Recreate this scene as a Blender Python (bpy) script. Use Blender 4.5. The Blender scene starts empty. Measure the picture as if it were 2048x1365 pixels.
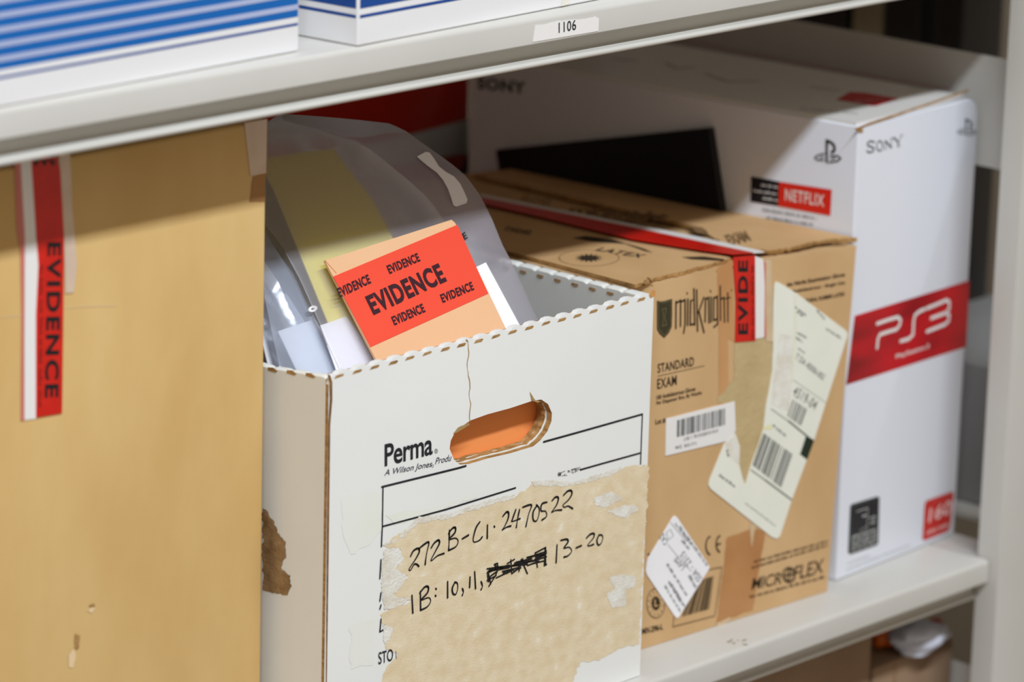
import bpy, bmesh, math, random
from mathutils import Vector, Matrix, noise
from mathutils.geometry import tessellate_polygon
random.seed(7)
SC = bpy.context.scene
COL = SC.collection

# ------------------------------------------------------------------ camera
YAW, PITCH, ROLL, FPX = 0.8332, 0.2624, 0.0272, 7987.3
CAM = Vector((-1.7361, -1.7218, 0.9664))
_cy, _sy, _cp, _sp = math.cos(YAW), math.sin(YAW), math.cos(PITCH), math.sin(PITCH)
FWD = Vector((_sy*_cp, _cy*_cp, -_sp))
_r = Vector((_cy, -_sy, 0)); _u = _r.cross(FWD)
RGT = _r*math.cos(ROLL) + _u*math.sin(ROLL)
UPV = _u*math.cos(ROLL) - _r*math.sin(ROLL)
cd = bpy.data.cameras.new('camera'); cam = bpy.data.objects.new('camera', cd); COL.objects.link(cam)
cam.matrix_world = Matrix((( RGT.x, UPV.x, -FWD.x, CAM.x), (RGT.y, UPV.y, -FWD.y, CAM.y), (RGT.z, UPV.z, -FWD.z, CAM.z), (0,0,0,1)))
cd.sensor_width = 36; cd.lens = FPX/2048*36; cd.clip_start = 0.05; cd.clip_end = 50
cd.dof.use_dof = True; cd.dof.focus_distance = (Vector((0.15, 0.02, 0.2))-CAM).dot(FWD); cd.dof.aperture_fstop = 5.2
SC.camera = cam
SC.view_settings.view_transform = 'Standard'; SC.view_settings.look = 'None'
SC.view_settings.exposure = 0.0; SC.view_settings.gamma = 1.0; SC.view_settings.use_curve_mapping = False

# ------------------------------------------------------------------ light
w = bpy.data.worlds.new('aisle_air'); SC.world = w; w.use_nodes = True
w.node_tree.nodes['Background'].inputs[0].default_value = (1.0, 0.83, 0.66, 1)
w.node_tree.nodes['Background'].inputs[1].default_value = 0.38
ld = bpy.data.lights.new('ceiling_tube_light', 'AREA'); ld.shape = 'RECTANGLE'; ld.size = 3.6; ld.size_y = 0.18
ld.energy = 150; ld.color = (0.89, 0.965, 1.04)
lo = bpy.data.objects.new('ceiling_tube_light', ld); COL.objects.link(lo)
LX, LY, LZ = -1.0, -2.03, 3.0
lo.location = (LX, LY, LZ)
_d = Vector((0.15, 0.1, 0.25)) - Vector(lo.location)
_z = -Vector((0, _d.y, _d.z)).normalized(); _x = Vector((1, 0, 0)); _y = _z.cross(_x)
lo.matrix_world = Matrix(((_x.x, _y.x, _z.x, LX), (_x.y, _y.y, _z.y, LY), (_x.z, _y.z, _z.z, LZ), (0,0,0,1)))

# ------------------------------------------------------------------ helpers
def ray(px, py):
    return FWD + RGT*((px-1024)/FPX) - UPV*((py-682.5)/FPX)

class Frame:
    """a flat face of a thing: origin, right, up; the normal faces outwards"""
    def __init__(s, o, u, v):
        s.o = Vector(o); s.u = Vector(u).normalized(); s.v = Vector(v)
        s.v = (s.v - s.u*s.v.dot(s.u)).normalized(); s.n = s.u.cross(s.v)
    def at(s, px, py):
        r = ray(px, py); t = (s.o-CAM).dot(s.n)/r.dot(s.n); q = CAM + r*t - s.o
        return (q.dot(s.u), q.dot(s.v))
    def P(s, a, b, h=0.0): return s.o + s.u*a + s.v*b + s.n*h
    def pts(s, L): return [s.at(*q) for q in L]

def crop(ox, oy, sc):
    return lambda *L: [(ox+x/sc, oy+y/sc) for x, y in L]
c2 = crop(500, 180, 2.3529); c3 = crop(700, 740, 2.184); c4 = crop(1280, 480, 3.249)
c5 = crop(1270, 860, 2.967); c6 = crop(900, 60, 3.1017); c7 = crop(1400, 80, 2.844); c8 = crop(1600, 540, 1.6545)
d8 = crop(1400, 660, 2.967); dt = crop(960, 330, 3.793); dl = crop(0, 300, 2.4375); d1 = crop(0, 0, 2.9257)

def lin(c): return tuple((x/12.92 if x <= 0.04045 else ((x+0.055)/1.055)**2.4) for x in c)
def rgb(r, g, b): return lin((r/255, g/255, b/255))

class MB:
    def __init__(s): s.v = []; s.f = []; s.m = []; s.cur = 0
    def face(s, pts, m=None):
        i = len(s.v); s.v += [Vector(p) for p in pts]; s.f.append(tuple(range(i, i+len(pts)))); s.m.append(s.cur if m is None else m)
    def prism(s, fr, loops, h0, h1, side=None):
        """loops: outer outline then holes, in face coordinates"""
        vs = [[Vector((a, b, 0)) for a, b in L] for L in loops]
        flat = [q for L in vs for q in L]
        tri = tessellate_polygon(vs)
        i = len(s.v); n = len(flat)
        s.v += [fr.P(q.x, q.y, h1) for q in flat]
        for t in tri:
            a, b, c = (flat[k] for k in t)
            if (b-a).cross(c-a).z < 0: t = (t[0], t[2], t[1])
            s.f.append(tuple(i+k for k in t)); s.m.append(s.cur)
        if h0 is None: return
        s.v += [fr.P(q.x, q.y, h0) for q in flat]
        for t in tri:
            a, b, c = (flat[k] for k in t)
            if (b-a).cross(c-a).z > 0: t = (t[0], t[2], t[1])
            s.f.append(tuple(i+n+k for k in t)); s.m.append(s.cur)
        k0 = 0
        for li, L in enumerate(vs):
            m = len(L); ar = sum(L[k].x*L[(k+1) % m].y-L[(k+1) % m].x*L[k].y for k in range(m))
            for k in range(m):
                a = i+k0+k; b = i+k0+(k+1) % m
                q = (a, a+n, b+n, b) if (ar > 0) == (li == 0) else (b, b+n, a+n, a)
                s.f.append(q); s.m.append(s.cur if side is None else (side[li] if isinstance(side, (list, tuple)) else side))
            k0 += m
    def stroke(s, fr, pts, wd, h, closed=False, wfn=None):
        """an ink line through face points, round ends"""
        if closed: pts = pts + [pts[0]]
        n = len(pts); tot = 0; 
        L = [0]
        for k in range(1, n): L.append(L[-1]+math.dist(pts[k-1], pts[k]))
        for k in range(n-1):
            a, b = pts[k], pts[k+1]; d = math.dist(a, b)
            if d < 1e-7: continue
            w0 = wd*(wfn(L[k]/L[-1]) if wfn else 1)/2; w1 = wd*(wfn(L[k+1]/L[-1]) if wfn else 1)/2
            nx, ny = -(b[1]-a[1])/d, (b[0]-a[0])/d
            s.face([fr.P(a[0]-nx*w0, a[1]-ny*w0, h), fr.P(b[0]-nx*w1, b[1]-ny*w1, h), fr.P(b[0]+nx*w1, b[1]+ny*w1, h), fr.P(a[0]+nx*w0, a[1]+ny*w0, h)])
        for k in range(n):
            r = wd*(wfn(L[k]/max(L[-1], 1e-9)) if wfn else 1)/2
            s.face([fr.P(pts[k][0]+r*math.cos(t*math.pi/5), pts[k][1]+r*math.sin(t*math.pi/5), h+1e-6) for t in range(10)])
    def box(s, lo_, hi):
        x0, y0, z0 = lo_; x1, y1, z1 = hi
        P = [(x, y, z) for z in (z0, z1) for y in (y0, y1) for x in (x0, x1)]
        for q in ((0,2,3,1), (4,5,7,6), (0,1,5,4), (2,6,7,3), (0,4,6,2), (1,3,7,5)): s.face([P[k] for k in q])
    def grid(s, rows, close=False):
        i = len(s.v); nr = len(rows); nc = len(rows[0])
        for r in rows: s.v += [Vector(p) for p in r]
        for a in range(nr-1):
            for b in range(nc-1 if not close else nc):
                b2 = (b+1) % nc
                s.f.append((i+a*nc+b, i+a*nc+b2, i+(a+1)*nc+b2, i+(a+1)*nc+b)); s.m.append(s.cur)

def wloc(o):
    p = Vector((0, 0, 0))
    while o is not None: p += Vector(o.location); o = o.parent
    return p

def build(name, mb, mats, parent=None, smooth=False, weld=False, bevel=0, origin=None):
    if not isinstance(mats, (list, tuple)): mats = [mats]
    base = wloc(parent) if parent else (Vector(origin) if origin else Vector((
        (min(v.x for v in mb.v)+max(v.x for v in mb.v))/2, (min(v.y for v in mb.v)+max(v.y for v in mb.v))/2, min(v.z for v in mb.v))))
    me = bpy.data.meshes.new(name); me.from_pydata([v-base for v in mb.v], [], mb.f)
    for m in mats: me.materials.append(m)
    for p, m in zip(me.polygons, mb.m): p.material_index = m
    if weld or bevel:
        bm = bmesh.new(); bm.from_mesh(me); bmesh.ops.remove_doubles(bm, verts=bm.verts, dist=1e-6)
        bmesh.ops.recalc_face_normals(bm, faces=bm.faces)
        if bevel:
            bmesh.ops.bevel(bm, geom=[e for e in bm.edges if len(e.link_faces) == 2 and e.calc_face_angle(0) > 0.5], offset=bevel, segments=3, profile=0.5, affect='EDGES')
        bm.to_mesh(me); bm.free()
    if smooth or bevel:
        for p in me.polygons: p.use_smooth = True
        me.set_sharp_from_angle(angle=math.radians(40))
    o = bpy.data.objects.new(name, me); COL.objects.link(o)
    if parent: o.parent = parent
    else: o.location = base
    return o

def thing(name, label, cat, loc, group=None, kind=None):
    o = bpy.data.objects.new(name, None); COL.objects.link(o); o.location = loc; o.empty_display_size = 0.02
    return tag(o, label, cat, group, kind)
def tag(o, label, cat, group=None, kind=None):
    o['label'] = label; o['category'] = cat
    if group: o['group'] = group
    if kind: o['kind'] = kind
    return o

# ---- lettering from the built-in face
_tc = {}
def glyphs(txt, bold=0.0, spacing=1.0):
    k = (txt, bold, spacing)
    if k in _tc: return _tc[k]
    cu = bpy.data.curves.new('t', 'FONT'); cu.body = txt; cu.offset = bold; cu.space_character = spacing; cu.resolution_u = 4
    ob = bpy.data.objects.new('t', cu); COL.objects.link(ob)
    dg = bpy.context.evaluated_depsgraph_get(); me = bpy.data.meshes.new_from_object(ob.evaluated_get(dg))
    vs = [(v.co.x, v.co.y) for v in me.vertices]; fs = [tuple(p.vertices) for p in me.polygons]
    bpy.data.objects.remove(ob); bpy.data.curves.remove(cu); bpy.data.meshes.remove(me)
    x0 = min(v[0] for v in vs); x1 = max(v[0] for v in vs); y0 = min(v[1] for v in vs); y1 = max(v[1] for v in vs)
    _tc[k] = ([((x-x0)/(x1-x0), (y-y0)/(y1-y0)) for x, y in vs], fs); return _tc[k]
def text(mb, fr, txt, bl, br, tl, h=0.0003, bold=0.0, spacing=1.0, clip=None):
    """lettering whose bounding box has these bottom-left, bottom-right and top-left points on the face"""
    A = fr.at(*bl); B = fr.at(*br); T = fr.at(*tl); vs, fs = glyphs(txt, bold, spacing)
    i = len(mb.v)
    for x, y in vs:
        mb.v.append(fr.P(A[0]+(B[0]-A[0])*x+(T[0]-A[0])*y, A[1]+(B[1]-A[1])*x+(T[1]-A[1])*y, h))
    for f in fs:
        if clip and sum(vs[k][0] for k in f)/len(f) < clip: continue
        mb.f.append(tuple(i+k for k in f)); mb.m.append(mb.cur)
def poly(mb, fr, px, h=0.0002, h0=None): mb.prism(fr, [fr.pts(px)], h0, h)
def line(mb, fr, px, wpx, h=0.0002, closed=False, wfn=None): mb.stroke(fr, fr.pts(px), wpx*0.00034, h, closed, wfn)
def arc(cx, cy, rx, ry, a0, a1, n=16, rot=0):
    out = []
    for k in range(n+1):
        a = math.radians(a0+(a1-a0)*k/n); x, y = rx*math.cos(a), ry*math.sin(a); c, s_ = math.cos(rot), math.sin(rot)
        out.append((cx+x*c-y*s_, cy+x*s_+y*c))
    return out
def barcode(mb, fr, tl, tr, br, bl, n, h=0.0003, seed=1, fill=0.55):
    rd = random.Random(seed); A, B, C_, D = (fr.at(*q) for q in (tl, tr, br, bl)); t = 0; ws = []
    while len(ws) < n*2: ws.append(rd.choice((1, 1, 1, 2, 2, 3)))
    tot = sum(ws)
    for k, w_ in enumerate(ws):
        if k % 2 == 0:
            a = t/tot; b = (t+w_)/tot
            L = lambda P, Q, s_: (P[0]+(Q[0]-P[0])*s_, P[1]+(Q[1]-P[1])*s_)
            mb.face([fr.P(*L(D, C_, a), h), fr.P(*L(D, C_, b), h), fr.P(*L(A, B, b), h), fr.P(*L(A, B, a), h)])
        t += w_
def greek(mb, fr, p0, p1, wpx, seed=0, h=0.0003, fill=0.75, tall=1.0):
    """print too small to read: a row of word-length ink dashes"""
    rd = random.Random(seed); A, B = fr.at(*p0), fr.at(*p1); d = math.dist(A, B); t = 0
    while t < d:
        l = rd.uniform(1.2, 4.0)*wpx*0.00034*fill*1.3; e = min(d, t+l)
        q = [(A[0]+(B[0]-A[0])*s_/d, A[1]+(B[1]-A[1])*s_/d) for s_ in (t, e)]
        # letters of the word
        s_ = 0; L = math.dist(*q)
        while s_ < L:
            hh = rd.choice((0.6, 0.6, 1.0, 0.8))*wpx*0.00034*tall; c = (q[0][0]+(q[1][0]-q[0][0])*s_/max(L,1e-9), q[0][1]+(q[1][1]-q[0][1])*s_/max(L,1e-9)); ww = wpx*0.00034*0.28
            ux, uy = (B[0]-A[0])/d, (B[1]-A[1])/d
            mb.face([fr.P(c[0], c[1], h), fr.P(c[0]+ux*ww, c[1]+uy*ww, h), fr.P(c[0]+ux*ww-uy*hh, c[1]+uy*ww+ux*hh, h), fr.P(c[0]-uy*hh, c[1]+ux*hh, h)])
            s_ += ww*1.5
        t = e + wpx*0.00034*0.8
def rag(px, amp, step=6, seed=0, closed=True):
    rd = random.Random(seed); out = []; n = len(px)
    for k in range(n if closed else n-1):
        a, b = px[k], px[(k+1) % n]; d = math.dist(a, b); m = max(1, int(d/step)); nx, ny = -(b[1]-a[1])/max(d,1e-9), (b[0]-a[0])/max(d,1e-9)
        for j in range(m):
            t = j/m; o = (rd.uniform(-1, 1)+noise.noise(Vector((a[0]+d*t*0.05, a[1]*0.07, seed)))*1.4)*amp if j else rd.uniform(-.5, .5)*amp
            out.append((a[0]+(b[0]-a[0])*t+nx*o, a[1]+(b[1]-a[1])*t+ny*o))
    return out

# ------------------------------------------------------------------ materials
def mat(name, col, rough=0.6, spec=0.3, metal=0.0):
    m = bpy.data.materials.new(name); m.use_nodes = True; b = m.node_tree.nodes['Principled BSDF']
    b.inputs['Base Color'].default_value = (*col, 1); b.inputs['Roughness'].default_value = rough
    b.inputs['Specular IOR Level'].default_value = spec; b.inputs['Metallic'].default_value = metal
    return m
def ntex(m, kind, scale, detail=3, stretch=(1, 1, 1)):
    nt = m.node_tree; tc = nt.nodes.new('ShaderNodeTexCoord'); mp = nt.nodes.new('ShaderNodeMapping'); mp.inputs['Scale'].default_value = stretch
    nt.links.new(tc.outputs['Object'], mp.inputs['Vector'])
    n = nt.nodes.new('ShaderNodeTexNoise' if kind == 'noise' else 'ShaderNodeTexWave'); n.inputs['Scale'].default_value = scale
    n.inputs['Detail'].default_value = detail; nt.links.new(mp.outputs[0], n.inputs['Vector']); return n
def mottled(name, ca, cb, scale=30, rough=0.8, spec=0.15, stretch=(1, 1, 1), lo_=0.3, hi=0.7, bump=0.0, detail=5, cc=None):
    m = mat(name, ca, rough, spec); nt = m.node_tree; n = ntex(m, 'noise', scale, detail, stretch)
    r = nt.nodes.new('ShaderNodeValToRGB'); r.color_ramp.elements[0].position = lo_; r.color_ramp.elements[1].position = hi
    r.color_ramp.elements[0].color = (*ca, 1); r.color_ramp.elements[1].color = (*cb, 1)
    if cc: e = r.color_ramp.elements.new(min(1, hi+0.1)); e.color = (*cc, 1)
    nt.links.new(n.outputs['Fac'], r.inputs[0]); nt.links.new(r.outputs[0], nt.nodes['Principled BSDF'].inputs['Base Color'])
    if bump:
        n2 = ntex(m, 'noise', scale*6, 3, stretch); b = nt.nodes.new('ShaderNodeBump'); b.inputs['Strength'].default_value = bump; b.inputs['Distance'].default_value = 0.001
        nt.links.new(n2.outputs['Fac'], b.inputs['Height']); nt.links.new(b.outputs[0], nt.nodes['Principled BSDF'].inputs['Normal'])
    return m
M = {}
M['steel'] = mottled('beige_enamel', rgb(197, 195, 189), rgb(203, 201, 195), 8, 0.38, 0.45)
M['kraft_big'] = mottled('kraft_yellow', rgb(208, 171, 110), rgb(218, 185, 126), 14, 0.85, 0.1, (1, 1, .45), .35, .7, 0.25)
M['kraft'] = mottled('kraft_pink', rgb(200, 163, 117), rgb(212, 177, 132), 16, 0.8, 0.1, (1, 1, .5), .35, .7, 0.2)
M['kraft_edge'] = mottled('kraft_raw_edge', rgb(140, 104, 58), rgb(190, 150, 98), 130, 0.9, 0.05, (1, 1, 3))
M['kraft_flap'] = mottled('kraft_flap', rgb(196, 157, 110), rgb(208, 170, 124), 16, 0.8, 0.1)
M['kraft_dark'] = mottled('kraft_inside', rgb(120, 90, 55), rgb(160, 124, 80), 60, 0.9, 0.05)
M['perma'] = mottled('white_board', rgb(233, 235, 234), rgb(238, 239, 236), 7, 0.6, 0.25, (1, 1, 1), .3, .62, 0.1, 3)
M['perma_side'] = mottled('white_board_side', rgb(226, 227, 222), rgb(234, 234, 229), 10, 0.6, 0.25)
M['fibre'] = mottled('torn_white_fibre', rgb(236, 236, 230), rgb(220, 212, 196), 90, 0.95, 0.05, bump=0.5)
M['torn'] = mottled('torn_kraft', rgb(222, 203, 167), rgb(232, 217, 187), 95, 0.95, 0.05, (1, 1, 1.3), .32, .66, 0.22, 8, cc=rgb(240, 234, 218))
M['stain'] = mottled('brown_torn_patch', rgb(122, 92, 58), rgb(172, 140, 100), 70, 0.95, 0.05, bump=0.5)
M['yellowed'] = mottled('yellowed_board', rgb(236, 238, 233), rgb(234, 236, 226), 24, 0.6, 0.2)
M['ink'] = mat('black_ink', rgb(38, 40, 44), 0.6, 0.2)
M['tape_ink'] = mat('purple_black_ink', rgb(58, 26, 36), .5, .3)
M['scuff'] = mat('pale_scuff', rgb(226, 200, 160), 0.9, 0.05)
M['marker'] = mat('black_marker', rgb(22, 22, 26), 0.45, 0.4)
M['carton_ink'] = mat('brown_black_ink', rgb(58, 48, 36), 0.7, 0.1)
M['faint_ink'] = mat('faint_grey_print', rgb(170, 172, 172), 0.7, 0.1)
M['mid_ink'] = mat('grey_print', rgb(105, 105, 100), 0.7, 0.1)
M['red_tape'] = mottled('red_evidence_tape', rgb(196, 22, 12), rgb(214, 34, 20), 50, 0.28, 0.5)
M['dark_red'] = mat('faint_red_print', rgb(140, 24, 16), 0.4, 0.4)
M['white_tape'] = mat('white_tape', rgb(236, 234, 232), 0.35, 0.4)
M['pink_tape'] = mat('pink_tape_edge', rgb(206, 120, 110), 0.3, 0.5)
M['orange_red'] = mat('orange_red_tape', rgb(238, 80, 58), 0.35, 0.35)
M['peach'] = mottled('peach_paper', rgb(228, 180, 138), rgb(231, 185, 143), 12, 0.7, 0.2)
M['peach_deep'] = mat('peach_folder', rgb(250, 158, 92), 0.7, 0.2)
M['yellow_paper'] = mat('yellow_paper', rgb(230, 218, 100), 0.8, 0.1)
M['white_paper'] = mat('white_paper', rgb(243, 243, 247), 0.6, 0.2)
M['blue_ink'] = mat('blue_pen_ink', rgb(60, 80, 130), 0.6, 0.2)
M['ps_white'] = mat('gloss_white_card', rgb(226, 229, 238), 0.3, 0.4)
M['ps_side'] = mat('gloss_white_card_side', rgb(226, 224, 220), 0.35, 0.4)
M['ps_ink'] = mat('dark_grey_print', rgb(56, 60, 58), 0.5, 0.3)
M['ps_red'] = mottled('deep_red_print', rgb(140, 8, 20), rgb(204, 14, 28), 9, 0.35, 0.4, (1, 1, 3), .38, .62, 0, 2)
M['ps_black'] = mat('black_print', rgb(28, 28, 34), 0.4, 0.4)
M['net_red'] = mat('bright_red_print', rgb(222, 44, 30), 0.4, 0.3)
M['icon_red'] = mat('icon_red_print', rgb(200, 50, 44), 0.4, 0.3)
M['black_case'] = mat('black_plastic', rgb(14, 14, 22), 0.45, 0.3)
M['blue'] = mat('blue_print', rgb(0, 98, 176), 0.35, 0.4)
M['navy'] = mat('navy_print', rgb(16, 70, 146), 0.35, 0.4)
M['lilac'] = mat('lilac_grey_print', rgb(172, 182, 214), 0.35, 0.4)
M['box_white'] = mat('white_carton', rgb(240, 240, 242), 0.4, 0.3)
M['cream'] = mottled('cream_label', rgb(232, 234, 220), rgb(236, 237, 226), 40, 0.55, 0.2)
M['label_yellow'] = mat('label_yellowing', rgb(232, 230, 180), 0.5, 0.2)
M['green_black'] = mat('green_black_print', rgb(38, 50, 38), 0.5, 0.2)
M['tan_tape'] = mottled('tan_tape', rgb(190, 138, 88), rgb(206, 158, 108), 26, 0.3, 0.4, (1, 1, .4))
M['tape_zone'] = mottled('old_clear_tape', rgb(188, 164, 118), rgb(202, 180, 136), 40, 0.35, 0.45, bump=0.4)
M['tape_dark'] = mottled('brown_packing_tape', rgb(176, 122, 74), rgb(190, 138, 88), 26, 0.35, 0.4)
M['red_box'] = mat('red_carton', rgb(206, 44, 16), 0.4, 0.3)
M['dark'] = mat('dark_plastic_and_shade', rgb(40, 38, 38), 0.5, 0.3)  # binder plastic, also painted shade in the hand hole and back gap
M['grey_box'] = mat('grey_carton', rgb(150, 150, 150), 0.7, 0.2)
M['brown_box'] = mottled('brown_carton', rgb(142, 116, 94), rgb(156, 130, 106), 12, 0.8, 0.1)
M['wall'] = mottled('painted_wall', rgb(120, 112, 100), rgb(128, 120, 108), 4, 0.8, 0.2)
M['floor'] = mottled('vinyl_floor', rgb(150, 146, 138), rgb(165, 160, 150), 6, 0.4, 0.3)

def film(name, milk, tint, rough=0.25, trans=0.3):
    m = bpy.data.materials.new(name); m.use_nodes = True; nt = m.node_tree; nt.nodes.clear(); N = nt.nodes.new; L = nt.links.new
    out = N('ShaderNodeOutputMaterial'); tr = N('ShaderNodeBsdfTransparent'); tr.inputs[0].default_value = (*tint, 1)
    df = N('ShaderNodeBsdfDiffuse'); df.inputs[0].default_value = (*milk, 1); tl = N('ShaderNodeBsdfTranslucent'); tl.inputs[0].default_value = (*milk, 1)
    m1 = N('ShaderNodeMixShader'); m1.inputs[0].default_value = 0.4; L(df.outputs[0], m1.inputs[1]); L(tl.outputs[0], m1.inputs[2])
    m2 = N('ShaderNodeMixShader'); m2.inputs[0].default_value = trans; L(tr.outputs[0], m2.inputs[1]); L(m1.outputs[0], m2.inputs[2])
    gl = N('ShaderNodeBsdfGlossy'); gl.inputs['Roughness'].default_value = rough
    fr = N('ShaderNodeFresnel'); fr.inputs[0].default_value = 1.45; m3 = N('ShaderNodeMixShader')
    L(fr.outputs[0], m3.inputs[0]); L(m2.outputs[0], m3.inputs[1]); L(gl.outputs[0], m3.inputs[2]); L(m3.outputs[0], out.inputs[0])
    tc = N('ShaderNodeTexCoord'); ns = N('ShaderNodeTexNoise'); ns.inputs['Scale'].default_value = 26; ns.inputs['Detail'].default_value = 3; L(tc.outputs['Object'], ns.inputs['Vector'])
    b = N('ShaderNodeBump'); b.inputs['Strength'].default_value = 0.35; b.inputs['Distance'].default_value = 0.004; L(ns.outputs[0], b.inputs['Height']); L(b.outputs[0], gl.inputs['Normal'])
    return m
M['film'] = film('milky_plastic_film', rgb(232, 228, 240), (0.97, 0.96, 0.97), 0.42, 0.30)
M['film_clear'] = film('clear_plastic_film', rgb(214, 222, 240), (0.95, 0.97, 1.0), 0.15, 0.42)
M['clear_tape'] = mottled('clear_adhesive_tape', rgb(206, 182, 160), rgb(220, 200, 182), 40, 0.22, 0.5)
M['clear_tape2'] = mottled('clear_adhesive_tape_thin', rgb(204, 176, 138), rgb(216, 192, 158), 50, 0.2, 0.5)

# ------------------------------------------------------------------ the place around the rack
def struct(name, lo_, hi, m):
    b = MB(); b.box(lo_, hi); o = build(name, b, m, weld=True); o['kind'] = 'structure'; return o
struct('floor', (-3, -3, -1.02), (4, 2.2, -1.0), M['floor'])
struct('wall_back', (-3, 1.35, -1.0), (4, 1.45, 2.6), M['wall'])

ZT = 0.4952; PX = 0.7219; DEP = 0.47
unit = thing('shelving_unit', 'beige enamelled steel shelving unit with two deep shelves, bearing the number label 1106', 'shelving', (0.15, 0.0, -1.0))
def shelf(z, x0, x1, parent, hem=0.0050, deck=0.0):
    y = lambda a: a
    prof = [(DEP, z), (0.0035, z), (0.0015, z-0.0006), (0.0004, z-0.0018), (0, z-0.0035), (0, z-0.0176), (0.001, z-0.0186), (0.0135, z-0.0192), (0.0140, z-0.0200),
            (0.0140, z-0.0296), (0.0125, z-0.0306), (min(hem+0.001, 0.0135), z-0.0306)] + \
           [(hem-0.0024*math.sin(a), z-0.0327+0.0021*math.cos(a)) for a in [k*math.pi/8 for k in range(1, 8)]] + \
           [(hem, z-0.0348), (hem+0.0125, z-0.0348), (hem+0.0125, z-0.003), (DEP, z-0.003)]
    b = MB(); n = len(prof)
    r0 = [(x0, p[0], p[1]) for p in prof]; r1 = [(x1, p[0], p[1]) for p in prof]
    b.grid([r0, r1], close=True)
    b.prism(Frame((x1, 0, 0), (0, 1, 0), (0, 0, 1)), [prof], None, 0); b.prism(Frame((x0, 0, 0), (0, 1, 0), (0, 0, 1)), [prof], None, 0)
    if deck: b.box((x1-0.001, 0.0145, z-0.003), (x1+deck, DEP, z))
    return build('shelf', b, M['steel'], parent, smooth=True)
sh_low = shelf(0, -1.2, PX-0.0015, unit, 0.0128, 0.036); sh_up = shelf(ZT, -1.2, PX-0.0015, unit, 0.0050, 0.036); sh_bot = shelf(-ZT, -1.2, PX-0.0015, unit)
sh_top = shelf(2*ZT, -1.2, PX-0.0015, unit)
def post(x, yb, parent, flip=1):
    # folded channel, open towards the shelves behind its front face
    L = [(0, 0.012), (0, -0.0065), (0.0006, -0.0083), (0.0024, -0.009), (0.0776, -0.009), (0.0794, -0.0083), (0.080, -0.0065), (0.080, 0.012), (0.078, 0.012), (0.078, -0.007), (0.042, -0.007), (0.042, 0.026), (0.038, 0.026), (0.038, -0.007), (0.002, -0.007), (0.002, 0.012)]
    b = MB(); fr = Frame((x, yb, -1.0), (1, 0, 0), (0, flip, 0)); b.prism(fr, [L], 0 if flip > 0 else 0, 2.4 if flip > 0 else -2.4)
    return build('post', b, M['steel'], parent, weld=True, smooth=True)
post(PX, 0, unit); post(PX, DEP+0.012, unit, -1)
for z0 in (0.301, 0.301-ZT, 0.301+ZT):
    b = MB(); b.box((PX+0.0365, 0.020, z0), (PX+0.0385, DEP-0.01, z0+0.087)); build('side_brace', b, M['steel'], unit, weld=True)
# number label on the lip
LIP = Frame((0, 0, 0), (1, 0, 0), (0, 0, 1))
b = MB(); tp = rag([(1070, 50), (1088, 49), (1115, 42), (1165, 38), (1190, 34)], 0.7, 5, 3, False) + [(1190, 33), (1197, 37)]
poly(b, LIP, tp + [(1196, 62), (1065, 84)], 0.0004, 0.0001); lab = build('number_label', b, M['white_tape'], sh_up)
b = MB(); text(b, LIP, '1106', (1116, 66), (1151, 59.5), (1116, 45), 0.0006, 0.012, 1.1); build('lettering', b, M['ink'], lab)
# scuffs by the glove carton
SHF = Frame((0, 0, 0), (1, 0, 0), (0, 1, 0))
b = MB(); rd = random.Random(4)
for k in range(9):
    cx, cy = rd.uniform(1455, 1495), rd.uniform(1280, 1292); poly(b, SHF, rag(arc(cx, cy, rd.uniform(1, 5), rd.uniform(.8, 2), 0, 330, 6), 0.5, 3, k), 0.00012)
build('scuff', b, mat('scuff_grime', rgb(150, 138, 112), 0.8, 0.1), sh_low)

# next bay: shelves, far post
unit2 = thing('shelving_unit', 'dim neighbouring beige shelving unit beyond the right-hand post', 'shelving', (1.2, 0.0, -1.0))
for z in (-ZT, 0, ZT): shelf(z, PX+0.0815, 1.70, unit2)
post(1.70, 0, unit2); post(1.70, DEP+0.012, unit2, -1)

# ------------------------------------------------------------------ big brown carton, left
def carton(name, pts, m, parent=None, bevel=0.0015, origin=None):
    """pts: four bottom corners then four top corners, counter-clockwise from front-left"""
    b = MB()
    for q in ((3, 2, 1, 0), (4, 5, 6, 7), (0, 1, 5, 4), (1, 2, 6, 5), (2, 3, 7, 6), (3, 0, 4, 7)): b.face([pts[k] for k in q])
    return build(name, b, m, parent, bevel=bevel, origin=origin)
def rect8(x, y, th, W, D, z0, z1):
    c, s_ = math.cos(th), math.sin(th)
    B = [(x+u*c-d*s_, y+u*s_+d*c) for u, d in ((0, 0), (W, 0), (W, D), (0, D))]
    return [(*p, z0) for p in B]+[(*p, z1) for p in B]
YB = 0.061
BF = Frame((0, YB, 0), (1, 0, 0), (0, 0, 1))
xr = BF.at(530, 700)[0]; zb = BF.at(533, 240)[1]
big = thing('cardboard_box', 'large plain brown cardboard box with red evidence tape running down its front', 'box', ((xr-0.42)/2, YB+0.18, 0))
body = carton('body', rect8(-0.48, YB, 0, xr+0.48, 0.36, 0.0003, zb), M['kraft_big'], big, 0.0025)
et = thing
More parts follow.
